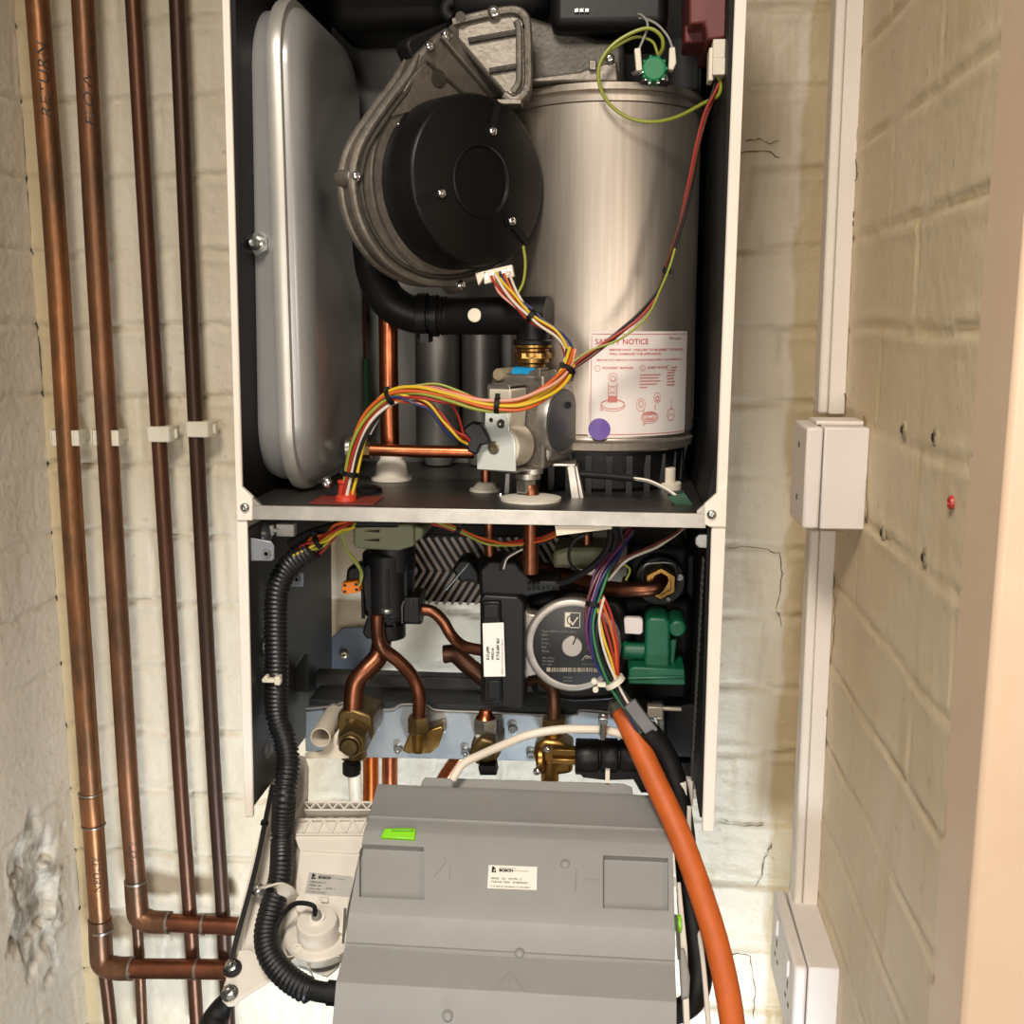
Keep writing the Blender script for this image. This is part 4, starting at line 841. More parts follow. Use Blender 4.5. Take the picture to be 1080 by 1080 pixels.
# diverter valve (black)
dv = thing('diverter_valve', 'black plastic diverter valve under an olive collar at the left', 'valve', P(408, 680, .12))
b = MB(); b.cz(409, 580, 648, 27, .12, bev=.003); b.cz(415, 560, 600, 24, .12); b.pp([(381, 600), (396, 590), (396, 645), (386, 645)], .10, .14); b.build('body', BLACKP, dv, bev=.001)
b = MB(); b.cz(409, 640, 652, 24, .118, r1=22); b.cz(409, 655, 672, 20, .125); b.pp([(384, 660), (387, 651), (416, 651), (419, 660), (419, 672), (410, 677), (386, 674), (382, 668)], .11, .15); b.build('lower_body', BLACKP, dv, bev=.002)
b = MB()
for a in range(8):
    c = P(409, 610, .12); r = S(27.5, .12); an = a*PI/4+.2
    b.box((c.x+r*math.cos(an)-.0016, .12+r*math.sin(an)-.0016, P(0, 640, .12).z), (c.x+r*math.cos(an)+.0016, .12+r*math.sin(an)+.0016, P(0, 585, .12).z))
b.build('rib', BLACKM, dv)
b = MB(); b.cx(425, 446, 643, 16, .12, bev=.002); b.bx(425, 630, 442, 657, .10, .14); b.build('side_port', BLACKP, dv, bev=.002)
b = MB(); b.path([(424, 657, .098), (424, 640, .096), (426, 634, .096)], .0009, 6); b.path([(434, 632, .10), (434, 638, .096)], .0012, 6); b.build('retaining_clip', NICKEL, dv)
b = MB(); b.pp([(372, 556), (376, 553), (434, 553), (437, 558), (437, 576), (420, 581), (376, 579), (372, 575)], .085, .16); b.pp([(434, 554), (447, 557), (445, 568), (436, 572)], .09, .15); b.build('olive_collar', OLIVE, dv, bev=.004, seg=3)
b = MB()
for y in (560.5, 570): b.pp([(384, y), (400, y-1.6), (400, y+1.4)], .0835, .088)
b.build('collar_slot', HOLE, dv)
b = MB(); b.lathe(P(408, 645.5, .098), (0,0,1), [(0, S(8, .1)), (.003, S(8.5, .1)), (.004, S(8, .1))], 18); b.build('outlet_ring', NICKEL, dv)
oc = thing('orange_connector', 'small orange connector with yellow and green wires beside the black diverter valve', 'connector', P(371, 626, .10))
b = MB(); b.pp([(360, 615), (376, 613), (379, 616), (379, 625), (362, 627), (360, 624)], .09, .105); b.build('housing', ORANGEP, oc, bev=.001)
b = MB()
for x, y in ((363.5, 617.5), (375.5, 616.5), (363.5, 624), (376, 622)): b.bx(x-1.6, y-1.2, x+1.6, y+1.2, .0892, .092)
b.build('pin_hole', HOLE, oc)
b = MB(); b.pp([(364, 614), (366, 599), (384, 594), (388, 614), (379, 613)], .10, .125); b.build('boot', BLACKP, oc, bev=.003)
for pts in ([(360, 558, .07), (363, 575, .08), (372, 590, .085), (380, 602, .085), (380, 614, .088)], [(359, 560, .07), (366, 580, .08), (376, 592, .084), (382, 606, .085), (379, 618, .088)]):
    b = MB(); b.path(pts, .0012, 8); b.build('wire', WIRE['green'], oc)
# copper pipes of the lower compartment
def cpipe(label, pts, rp, mt=COPPERB, name='copper_tube', Y=None):
    t = thing(name, label, 'pipe', P(*pts[-1]), 'copper tubes inside the boiler'); b = MB(); b.path(pts, S(rp, pts[0][2]), 20, 8); b.build('tube_run', mt, t); return t
cpipe('copper tube sweeping down left from the diverter valve to the big brass valve', [(404, 660, .14), (400, 690, .13), (386, 707, .12), (375, 722, .115), (372, 752, .11)], 11)
cpipe('copper tube bending right from the diverter valve down to the second fitting', [(398, 648, .095), (399, 672, .095), (405, 685, .10), (420, 697, .105), (436, 715, .11), (442, 735, .11), (442, 755, .11)], 7.6)
cpipe('copper tube from the black side port curving right behind the flow meter', [(445, 643, .12), (456, 645, .12), (467, 655, .12), (476, 670, .12), (488, 681, .125), (508, 686, .13)], 6.5)
cpipe('thick dark copper tube low behind the flow meter', [(468, 690, .19), (480, 690, .19), (495, 703, .185), (520, 722, .18)], 10, COPPERD)
cpipe('copper tube dropping from the pump to the manifold fitting', [(556, 717, .13), (570, 716, .125), (581, 724, .12), (584, 738, .115), (584, 762, .11)], 7.2, COPPERD)
cpipe('copper tube running level into the brass union ring', [(520, 590, .15), (560, 597, .14), (600, 608, .13), (640, 620, .11), (670, 622, .10), (690, 620, .10), (698, 610, .11)], 8, COPPERB)
cpipe('short copper tube from the compartment floor to the top of the flow meter', [(516, 545, .085), (516, 570, .085), (517, 590, .085)], 5.6, COPPERB)
cpipe('short copper tube through the floor right of the thin one', [(559, 541, .125), (559, 565, .125), (559, 600, .125)], 7.5, COPPERB)
cpipe('short copper tube rising from the olive collar behind the cables', [(620, 545, .12), (619, 565, .12), (619, 580, .12)], 6, COPPERB)
oc2 = MB(); oc2.pp([(583, 582), (600, 578), (640, 578), (644, 584), (643, 598), (583, 600)], .10, .16); o = oc2.build('olive_collar', OLIVE, bev=.004); tag(o, 'olive green collar behind the cables above the pump', 'collar')
b = MB(); b.pp([(610, 600), (632, 600), (638, 596), (636, 606), (612, 606)], .105, .14); b.build('pale_skirt', CREAM, o)
# flow meter with white label
fm = thing('flow_meter', 'upright black flow meter body carrying a white label, left of the pump', 'flow meter', P(530, 748, .06))
b = MB(); b.pp([(506, 632), (510, 627), (546, 629), (553, 636), (553, 744), (549, 748), (511, 744), (507, 740)], .055, .10); b.build('body', BLACKP, fm, bev=.003, seg=3)
b = MB(); b.pp([(508, 634), (528, 634), (530, 742), (510, 740)], .050, .056); b.build('front_cover', BLACKM, fm, bev=.002)
for pl_ in ([(510, 638), (526, 638), (526, 652), (510, 652)], [(514, 718), (527, 718), (527.5, 738), (515, 737)]):
    b = MB(); b.pp(pl_, .0475, .051); b.build('recess_frame', BLACKP, fm, bev=.001)
b = MB(); b.pp([(504, 600), (515, 590), (545, 592), (560, 612), (590, 612), (590, 622), (556, 630), (506, 632)], .065, .11); b.cz(516, 586, 604, 12, .085); b.build('top_housing', BLACKP, fm, bev=.004, seg=3)
b = MB()
for i in range(6): b.cx(557+i*5, 560+i*5, 617, 7.5-i*.3, .07, 12)
b.cx(532, 590, 617, 5.5, .07, 14); b.build('cable_gland', RUBBER, fm)
b = MB(); b.path([(588, 616, .07), (602, 611, .065), (620, 601, .06), (636, 586, .058), (643, 570, .06), (643, 550, .065)], .0032, 10); b.build('cable', RUBBER, fm)
b = MB(); b.pp([(476, 601), (484, 590), (496, 590), (506, 604), (506, 618), (494, 613), (486, 616)], .095, .13); b.build('side_sensor', BLACKP, fm, bev=.003)
b = MB(); b.path([(470, 622, .093), (494, 594, .090)], .0013, 6); b.build('spring_clip', NICKEL, fm)
Yl = .0498
la = [(508.8, 657.5), (531.2, 656.6), (533, 713.6), (510.3, 714)]
b = MB(); b.pp(la, Yl-.0012, Yl-.0002)
lbl = b.build('paper_label', LABEL, fm, bev=.0004); lbl['label'] = 'white part number label'
Ylf = Yl-.0012
def up_text(s, px, py, hp, mt=INK, xs=1.0, bold=0):
    text(s, S(hp, Ylf)*1.35, P(px, py, Ylf), (0,0,1), (-1,0,0), mt, lbl, 'print', lift=.0003, xs=xs, bold=bold)
up_text('8.15 p999', 516, 696, 3.3, xs=.85, bold=.00012); up_text('WK421.46', 520.8, 696, 2.7, xs=.85, bold=.0001); up_text('8 718 684 463', 526.5, 696, 3.3, xs=.95, bold=.00012); up_text('00987610 17/12/03 10:40/121 P 04051/2', 530.6, 711, 1.8, PALEINK, xs=1.0)
# pump
Yp = .07
pump = thing('pump', 'round faced circulation pump with a black dial plate and silver centre screw', 'pump', P(604, 735, Yp+.06))
c = P(604, 680.5, Yp); R = S(53, Yp)
b = MB(); b.lathe((c.x, Yp, c.z), (0,-1,0), [(-.085, R*.80), (-.02, R*.88), (-.012, R*.97), (-.002, R), (.0015, R*.985), (.003, R*.93), (.0022, R*.85), (.0022, 0)], 72)
b.build('housing', mat('pump_aluminium', '#b3aca4', .42, .75, c2='#a59e96', scale=50, bump=.1), pump, ang=50)
b = MB(); b.pp([(553, 640), (557, 647), (566, 649), (580, 640), (590, 660), (580, 715), (566, 712), (557, 714), (553, 718)], Yp+.004, Yp+.03); b.build('flange', MATS['pump_aluminium'], pump, bev=.003)
b = MB(); b.pp([(553, 630), (600, 622), (655, 632), (668, 660), (668, 700), (650, 740), (605, 742), (560, 735)], Yp+.05, Yp+.11); b.build('casing', BLACKP, pump, bev=.008, seg=3)
cf = P(605, 681, Yp-.0025); Rf = S(44.5, Yp)
b = MB(); b.lathe((cf.x, Yp-.0022, cf.z), (0,-1,0), [(0, Rf), (.0008, Rf), (.0010, Rf*.985), (.0010, 0)], 64); dp = b.build('dial_plate', mat('dial_black', '#1b1b1b', .4), pump)
Yd = Yp-.0033
b = MB(); cs = P(603.5, 681, Yd); b.lathe((cs.x, Yd, cs.z), (0,-1,0), [(0, S(11.5, Yd)), (.003, S(11.4, Yd)), (.0036, S(10.6, Yd)), (.0036, 0)], 36); b.build('centre_screw', mat('screw_satin', '#d8cfc6', .28, .8), pump)
b = MB(); a0 = P(604.3, 680, Yd-.0036); a1 = P(607.6, 671.5, Yd-.0036); dd = (a1-a0).normalized(); sd = V((dd.z, 0, -dd.x)); b.prism([a0+sd*.0007, a1+sd*.0007, a1-sd*.0007, a0-sd*.0007], (0, -.0002, 0)); b.build('slot', HOLE, pump, flat=True)
def dt(s, px, py, hp, mt=PALEINK, xs=1.0, shear=0): text(s, S(hp, Yd)*1.35, P(px, py, Yd), (1,0,0), (0,0,1), mt, dp, 'print', lift=.0003, xs=xs, shear=shear)
def dbx(L, mt, lift=.0003):
    b = MB()
    for x0, y0, x1, y1 in L: b.bx(x0, y0, x1, y1, Yd-lift, Yd+.0001)
    return b.build('print', mt, dp, flat=True)
CRM = mat('dial_cream', '#d6cdb8', .45)
dbx([(595.5, 646.5, 601.3, 662), (595.3, 646, 611.8, 646.7), (595.3, 661.4, 611.8, 662.2), (611.2, 646, 611.9, 662.2), (595.3, 646, 596, 662.2)], CRM)
b = MB(); q = P(601, 654, Yd-.0005); n = 24
vs = [(q.x+(S(3.3, Yd)-k*.0011)*math.cos(2*PI*i/n), Yd-.0006, q.z+(S(5.2, Yd)-k*.0011)*math.sin(2*PI*i/n)) for k in (0, 1) for i in range(n)]
bl = MB(); bl.add([v for i, v in enumerate(vs)], [(i, (i+1) % n, n+(i+1) % n, n+i) for i in range(n)]); bl.build('print', mat('logo_bronze', '#3a3022', .5), dp, flat=True, fixn=False)
bl = MB(); bl.prism([P(x, y, Yd-.0006) for x, y in ((601, 655), (602.2, 654.5), (604, 657.5), (609, 650.5), (610.2, 651), (604.3, 659.6), (603.6, 659.6))], (0, -.0001, 0)); bl.build('print', CRM, dp, flat=True)
dt('Type UPMO 15-70 CIAO', 571, 666.5, 2.6, xs=1.05); 
for i, s in enumerate(('230V~', '0.60A', '50 Hz', 'IP42', 'TF110')): dt(s, 571, 670.5+i*4.3, 2.4)
dt('Max 10 bar', 572, 694.5, 2.2); dt('P/N 59922', 572, 698, 2.2); dt('PC 1003', 572, 701.5, 2.2); dt('Grundfos', 617, 694.5, 3.4, SILVERINK, shear=.4); dt('Made in Serbia', 614, 701, 2.0, xs=.9); dt('Grundfos', 594, 715, 2.0); dt('Denmark', 594, 718.5, 2.0)
bars = [(576.5, 704.2, 580.5, 708.4), (626.8, 705, 630.2, 709)]; x = 582.0
while x < 626: w = random.choice((.5, .8, 1.3)); bars.append((x, 704.3, x+w, 708.6)); x += w+random.choice((.5, .7, 1.1))
dbx(bars, mat('barcode_tan', '#9c917f', .45))
bl = MB(); bl.prism([P(x, y, Yd-.0004) for x, y in ((619, 684), (624, 679.5), (627, 681), (626, 685))], (0, -.0001, 0)); bl.build('print', SILVERINK, dp, flat=True)
bl = MB(); bl.path([(614, 696.5, Yd-.0004), (618, 691.5, Yd-.0004), (621, 692.6, Yd-.0004), (631, 692.4, Yd-.0004)], .0004, 5); bl.build('print', SILVERINK, dp)
# black parts behind pump, green valve, brass union ring
bk = thing('hydraulic_block', 'black plastic hydraulic block behind the green part at lower right', 'hydraulic block', P(690, 745, .15))
b = MB(); b.bx(655, 632, 728, 742, .14, .25); b.bx(662, 575, 726, 634, .16, .28); b.build('block_body', BLACK, bk, bev=.006)
b = MB(); b.bx(700, 742, 737, 800, .12, .25); b.cz(716, 795, 830, 17, .16); b.build('lower_block', BLACKP, bk, bev=.004)
gr = thing('green_filling_part', 'green plastic moulded part to the right of the pump', 'valve', P(690, 725, .09))
b = MB(); b.pp([(681, 655), (686, 651), (702, 652), (707, 657), (707, 706), (679, 706)], .085, .135); b.build('body', GREEN, gr, bev=.004, seg=3)
b = MB(); b.pp([(663, 706), (668, 703.5), (722, 706), (723, 723), (663, 721.5)], .075, .14); b.pp([(662, 714), (722.5, 713), (722.5, 716), (662, 718)], .073, .08); b.build('base', GREEN, gr, bev=.002)
b = MB(); b.cy(714.5, 663.5, 9.5, .085, .13, bev=.002); b.pp([(706, 676), (714, 673), (711, 700), (706, 706)], .095, .12); b.cx(656, 684, 686, 10, .10, bev=.002); b.bx(662, 690, 682, 706, .10, .13); b.build('port', GREEN, gr, bev=.001)
b = MB(); b.pp([(658, 653), (661, 651.5), (675, 652), (678, 654), (678, 667), (675, 669.5), (659, 668.5)], .082, .09); b.build('white_tab', mat('grey_white_tab', '#cfc5c0', .45), gr, bev=.001)
bu = thing('brass_union_ring', 'bright brass union ring round a copper tube above the green part', 'union', P(696, 628, .12))
b = MB(); hexnut(b, P(696, 611, .125), (0,-1,0), S(18.5, .12), .020, hole=S(12, .12)); b.build('nut', BRASS, bu)
b = MB(); b.lathe(P(696, 611, .135), (0,-1,0), [(0, S(12, .12)), (.012, S(12, .12)), (.012, S(9.5, .12)), (.001, S(9, .12))], 30); b.build('inner_sleeve', BRASSD, bu)
b = MB(); b.path([(679, 622, .125), (678, 604, .118), (681, 596, .117), (690, 594, .117), (706, 594, .117), (712, 598, .117), (714, 610, .118)], .0014, 8); b.build('retaining_clip', NICKEL, bu)
b = MB(); b.cy(717, 609, 3.6, .125, .14); b.cy(705, 632, 2, .12, .14); b.build('pin', CHROME, bu)
b = MB(); b.cy(696, 613, 26, .135, .18); b.build('black_socket', BLACKP, bu)
# lower wiring
lw = harness('wire_harness', 'purple, blue and red wires running down across the pump face to the black sleeve', [(664, 560, .09), (652, 578, .075), (636, 603, .06), (627, 632, .05), (624, 660, .044), (630, 690, .042), (641, 712, .042), (655, 735, .042), (672, 760, .042), (684, 776, .046)],
    ['purple', 'black', 'darkgreen', 'blue', 'purple', 'brown', 'purple', 'blue', 'black'], .0015, .0052, 1.1, ties=(.36,))
for pts, c in (([(632, 634, .046), (638, 660, .042), (645, 685, .04), (650, 712, .04)], 'red'), ([(634, 632, .046), (642, 655, .042), (649, 683, .04), (651, 712, .042)], 'orange'), ([(636, 628, .048), (645, 650, .043), (651, 680, .04), (652, 712, .042)], 'red'), ([(630, 640, .046), (636, 670, .041), (644, 695, .04), (650, 714, .04)], 'yellow'), ([(637, 630, .046), (632, 655, .041), (637, 685, .038), (649, 716, .038), (664, 744, .038), (680, 765, .042)], 'white')):
    b = MB(); b.path(pts, .0013, 8); b.build('wire', WIRE[c], lw)
b = MB(); p = P(648, 719, .042); t_ = V((.55, 0, -.8)).normalized(); b.lathe(p-t_*.0025, t_, [(0, .0085), (0, .0105), (.005, .0105), (.005, .0085)], 20); q = p+V((-.012, -.006, -.001)); b.box(q-V((.004, .002, .002)), q+V((.004, .002, .002)))
for dx, dz in ((-.007, .003), (-.0055, -.005)): b.lathe(q+V((dx, 0, dz)), (0,-1,0), [(-.002, .0028), (.002, .0028), (.003, 0)], 12)
b.build('white_cable_tie', IVORY, lw)
b = MB(); b.strip([P(664, 741, .036), P(676, 757, .038), P(688, 772, .042)], .0125, .006, (0, -1, 0)); b.build('grey_wrap', mat('grey_heatshrink', '#6e6a68', .4), lw, bev=.001)
b = MB(); b.tube([P(683, 768, .046), P(700, 792, .05), P(712, 822, .045), (P(720, 868, .035)), P(726, 930, .01), P(733, 985, -.02), P(738, 1025, -.045), P(734, 1048, -.058), P(724, 1062, -.068), P(700, 1072, -.078)], [.0095, .0105, .0105, .0105, .011, .0115, .0115, .011, .0105, .010], 18, 8); b.build('black_sleeve', RUBBER, lw)
lw2 = harness('wire_harness', 'red and white wires crossing from the right end of the floor lip to the pump', [(722, 553, .03), (714, 562, .04), (697, 573, .055), (676, 582, .07), (655, 594, .075), (640, 612, .065)], ['white', 'brown'], .0014, .0018, 1.0)
lw3 = harness('wire_harness', 'orange and yellow wires sagging just under the middle of the floor lip', [(455, 551, .04), (480, 558, .05), (510, 570, .055), (535, 574, .055), (565, 570, .05), (590, 560, .04)], ['orange', 'green', 'red'], .0013, .0022, 1.5, ties=(.22,))
b = MB(); b.path([(528, 602, .06), (530, 592, .058), (540, 583, .057), (560, 576, .055), (580, 570, .05)], .0014, 8); b.path([(620, 562, .06), (606, 570, .06), (600, 584, .062), (604, 598, .065), (616, 605, .07)], .0016, 8); b.build('wire', WIRE['black'], lw3)
b = MB(); b.path([(531, 600, .058), (535, 589, .056), (546, 582, .055), (556, 577, .054)], .0009, 8); b.build('wire', WIRE['white'], lw3)
b = MB(); b.path([(645, 552, .06), (650, 565, .065), (645, 585, .07), (638, 598, .07)], .003, 8); b.path([(652, 556, .07), (657, 572, .072), (650, 592, .072)], .0018, 8); b.build('wire', WIRE['black'], lw2)
b = MB(); b.path([(648, 555, .075), (658, 572, .08), (652, 590, .08), (664, 600, .085), (660, 612, .085)], .0012, 8); b.build('wire', WIRE['green'], lw2)
ft = thing('folded_paper_tag', 'folded cream paper tag tucked under the floor lip above the pump', 'tag', P(610, 556, .01))
b = MB(); b.pp([(584.5, 550), (646, 551), (645, 558), (618, 561), (587, 565)], .004, .0052); b.build('tag_sheet', CREAM, ft, solid=0)
lg = harness('wire_harness', 'yellow and orange wires leaving the black conduit under the left end of the floor lip', [(302, 592, .045), (322, 580, .042), (340, 569, .04), (356, 559, .035), (372, 549, .03)], ['yellow', 'orange', 'red', 'yellow', 'green', 'brown', 'orange'], .0015, .0052, .5, ties=(.45,))
b = MB(); b.path([(305, 575, .05), (330, 562, .055), (370, 552, .06), (420, 551, .07)], .005, 10); b.build('black_cable', RUBBER, lg)
b = MB(); b.path([(318, 596, .05), (338, 583, .05), (352, 568, .045), (360, 556, .04)], .0013, 8); b.build('wire', WIRE['red'], lg)
cl = thing('cable_holder', 'pale plastic cable holder on the left side sheet just under the floor lip', 'cable holder', P(300, 560, .04))
b = MB(); b.bx(291, 553, 310, 566, .05, .06); b.cx(279, 294, 559, 2.2, .05, 10); b.bx(284, 554, 288, 565, .047, .053); b.build('holder', mat('holder_grey', '#bdb8b0', .45), cl, bev=.001)
cw = thing('cable_clip', 'white cable clip tying the black conduit to the left side sheet', 'cable clip', P(285, 719, .04))
b = MB(); b.bx(276, 716, 296, 720.5, .022, .028); b.bx(289, 714, 295, 723, .021, .03); b.bx(278, 713.5, 282, 718, .021, .03); b.build('clip_body', IVORY, cw, bev=.001)

# manifold plate and service valves
mp_ = thing('manifold_plate', 'zinc manifold plate carrying the row of brass valves', 'plate', P(480, 800, .15))
Ym = .155
b = MB(); b.pp([(322, 750), (352, 747), (362, 742), (386, 742), (397, 750), (414, 750), (424, 744), (450, 744), (460, 750), (505, 752), (600, 756), (612, 750), (650, 754), (690, 758), (690, 806), (560, 803), (440, 800), (358, 799), (356, 793), (322, 793)], Ym, Ym+.003); b.build('plate', mat('plate_zinc', '#a9b0b4', .36, .75, c2='#b8bec1', scale=20, bump=.08), mp_, bev=.001)
b = MB(); b.path([(322, 747, Ym-.001), (352, 745, Ym-.001), (362, 741, Ym-.001), (386, 742, Ym-.001), (397, 748, Ym-.001), (414, 748, Ym-.001), (424, 743, Ym-.001), (450, 744, Ym-.001), (460, 749, Ym-.001), (505, 751, Ym-.001), (600, 755, Ym-.001), (612, 749, Ym-.001), (650, 752, Ym-.001), (690, 756, Ym-.001)], .0018, 8, 3); b.build('rolled_edge', ZINCD, mp_)
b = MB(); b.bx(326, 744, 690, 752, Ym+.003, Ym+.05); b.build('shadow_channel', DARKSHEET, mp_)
for x, y in ((396, 766), (448+18, 768), (420, 790), (541, 769), (491, 793), (560, 797)):
    p = P(x, y, Ym-.003); b = MB(); b.lathe(p, (0,-1,0), [(-.003, .005), (.002, .005), (.003, .0042), (.003, .0024), (.0008, .002), (.0008, 0)], 16); b.build('screw', NICKEL, mp_, ang=50)
dt_ = thing('drain_tube', 'beige plastic tube end pointing out below the left side sheet', 'tube', P(338, 790, .12))
b = MB(); b.lathe(P(338, 778, .085), P(352, 755, .15)-P(338, 778, .085), [(.05, S(9.5, .085)), (.001, S(9.8, .085)), (0, S(10.3, .085)), (0, S(11.5, .085)), (.002, S(12, .085)), (.075, S(12, .1))], 32, cap=False); b.build('tube_wall', mat('beige_tube', '#cfc5b4', .45), dt_, ang=50)
b = MB(); b.pp([(322, 795), (340, 792), (358, 768), (355, 785), (368, 796), (368, 800), (322, 800)], .10, .103); b.build('skirt', CREAM, dt_)
def valve(label, px, ytop, ynut0, ynut1, nr, Y, mt, capY, cap, ears, legs=True, name='service_valve'):
    t = thing(name, label, 'valve', P(px, ynut1+25, Y), 'brass service valves on the manifold plate')
    b = MB(); hexnut(b, (P(px, ynut1, Y).x, Y, P(px, ynut1, Y).z), (0,0,1), S(nr, Y), P(px, ynut0, Y).z-P(px, ynut1, Y).z, phase=PI/6); b.build('nut', mt, t)
    return t
va = valve('big dull brass valve with hexagon cap facing out, first from the left', 372, 750, 754, 770, 14, .11, BRASSD, 0, 0, 0)
b = MB(); b.cz(373, 768, 800, 15, .115); b.pp([(356, 752), (372, 748), (392, 755), (394, 775), (385, 795), (360, 792), (354, 775)], .10, .15); b.build('body', BRASSD, va, bev=.003)
b = MB(); p = P(369, 787, .065); hexnut(b, p+V((0, .035, 0)), (0,-1,0), S(17.5, .07), .030); b.lathe(p, (0,-1,0), [(-.008, S(12, .07)), (0, S(12, .07)), (.001, S(10.5, .07)), (-.001, S(9.5, .07)), (.004, S(9, .07)), (.0045, 0)], 24); b.build('hex_cap', BRASSD, va)
b = MB(); b.cz(371, 803, 817, 10.5, .10, 18, bev=.002); b.build('black_cap', RUBBER, va)
vb = valve('small brass fitting on the manifold plate, second from the left', 441.5, 755, 755, 772, 12.5, .11, BRASSD, 0, 0, 0)
b = MB(); b.cz(441, 770, 794, 7.5, .115, bev=.002); b.pp([(424, 792), (430, 778), (434, 771), (449, 771), (466, 766), (468, 772), (462, 788), (454, 795), (430, 795)], .128, .152); b.build('body', BRASS, vb, bev=.003)
vc_ = valve('nickel nut on a brass valve under the flow meter, third from the left', 512, 755, 757, 773, 13.5, .10, NICKEL, 0, 0, 0)
b = MB(); b.cz(512, 772, 775.5, 12, .10); b.build('seal', IVORY, vc_)
b = MB(); b.lathe((P(512, 757, .10).x, .10, P(512, 757, .10).z), (0,0,1), [(0, S(11, .1)), (.004, S(8, .1)), (.009, S(6.5, .1))], 24); b.build('copper_collar', COPPER, vc_)
b = MB(); b.cz(512, 775, 800, 12.5, .11); b.pp([(494, 797), (498, 782), (505, 776), (522, 776), (528, 785), (528, 795), (521, 806), (504, 807), (498, 802)], .105, .15); p = P(511, 792, .075); hexnut(b, p+V((0, .03, 0)), (0,-1,0), S(14.5, .08), .028, phase=.3); b.build('body', BRASSD, vc_, bev=.002)
b = MB(); b.pp([(504, 808), (522, 808), (524, 818), (506, 818)], .09, .11); b.build('black_cap', RUBBER, vc_, bev=.001)
vd = valve('brass valve leading into the black coupling, fourth from the left', 584, 755, 757, 768, 14, .11, BRASSD, 0, 0, 0)
b = MB(); b.cz(584, 768, 782, 9, .11); b.pp([(562, 795), (566, 785), (574, 780), (592, 782), (604, 790), (604, 816), (572, 821), (566, 812)], .095, .13); b.build('body', BRASS, vd, bev=.004)
b = MB(); b.cx(583, 609, 792, 6.5, .085, 6); b.cx(583, 609, 802, 5.5, .085, 6); b.cx(566, 575, 800, 17, .10, 20, .002); b.cz(580, 800, 823, 10, .10); b.build('port', BRASS, vd, bev=.0006)
for x, y in ((577, 790), (566.5, 813.5)): screw(vd, P(x, y, .082), (-.5,-1,0), .004)
bc = thing('black_coupling', 'ribbed black plastic coupling to the right of the brass valve', 'coupling', P(650, 805, .09))
b = MB()
for x0, x1, r in ((607, 632, 20), (632, 634, 19), (634, 652, 20.5), (652, 654, 19), (654, 692, 20)): b.cx(x0, x1, 798, r, .09, 36, .0012)
b.pp([(608, 812), (690, 812), (690, 836), (676, 836), (668, 822), (640, 823), (615, 820)], .075, .12); b.build('barrel', BLACKP, bc, ang=50)
b = MB(); b.bx(638.5, 813, 643, 826, .066, .072); b.build('pin', CREAM, bc)
for pts, lab in (([(391, 793, .20), (391, 830, .20), (390, 870, .20)], 'bright orange copper pipe showing between manifold plate and grey control box'), ([(411, 793, .24), (411, 830, .24), (411, 870, .24)], 'dull copper pipe behind the bright orange one under the manifold plate'), ([(488, 794, .20), (478, 808, .20), (464, 830, .20), (455, 850, .2)], 'sloping copper pipe end just above the lip of the grey control box')):
    t = thing('tail_pipe', lab, 'pipe', P(*pts[-1]), 'pipe tails under the manifold plate'); b = MB(); b.path(pts, S(9, pts[0][2]), 18); b.build('tube_run', mat('copper_bright', '#c8692f', .32, .9, c2='#a8552a', scale=20) if '391' in str(pts) else COPPER, t)
tp = MB(); tp.path([(374, 812, .10), (375, 850, .11), (376, 900, .12)], S(7.5, .10), 14); tag(tp.build('cream_tail_pipe', CREAM), 'cream pipe tail dropping from the first brass valve', 'pipe')
tv = MB(); tv.path([(477, 822, .05), (488, 806, .055), (505, 797, .055), (530, 786, .05), (558, 775, .047), (590, 769.5, .05), (620, 769, .055), (640, 770.5, .06), (668, 778, .065)], S(4.8, .05), 14); tag(tv.build('white_flexible_tube', mat('white_tube', '#e2d8c8', .42)), 'thin white flexible tube arching over the brass valves', 'tube')

# orange discharge hose
hs = thing('orange_hose', 'thick orange rubber hose hanging from the boiler down past the grey box', 'hose', P(657, 750, .06))
b = MB(); b.path([(654, 745, .075), (660, 757, .065), (673, 785, .05), (690, 822, .03), (707, 858, .01), (724, 899, -.01), (742, 950, -.03), (757, 1000, -.05), (768, 1050, -.065), (775, 1100, -.075)], .0112, 24, 8); b.build('rubber_tube', ORANGE, hs, ang=60)
b = MB(); b.tube([P(648, 752, .072), P(646, 744, .074), P(651, 740, .080), P(658, 738, .084), P(664, 741, .08)], .0045, 10); b.build('grey_sleeve', mat('grey_ring', '#6d6a66', .4, .3), hs)
b = MB(); q0 = P(655, 747, .072); t_ = (P(662, 762, .062)-q0).normalized(); b.lathe(q0-t_*.004, t_, [(0, .0115), (0, .0128), (.008, .0128), (.008, .0115)], 30); b.build('clip_band', NICKEL, hs)
b = MB(); b.cz(636, 752, 776, 4.4, .05, 14, .001); b.cz(636, 774, 780, 3.2, .05, 6); b.bx(631, 758, 641, 764, .046, .056); b.build('clip_screw_housing', NICKEL, hs, bev=.0006)
bb_ = MB(); bb_.bx(683, 746, 699, 757, .10, .115); bb_.bx(696, 746.5, 719, 750, .105, .11); bb_.bx(692, 757, 699, 760, .10, .11)
tag(bb_.build('end_bracket', mat('end_bracket_cream', '#b9b0a0', .4, .4), bev=.0008), 'small pale bracket on the rail end right of the orange hose', 'bracket')

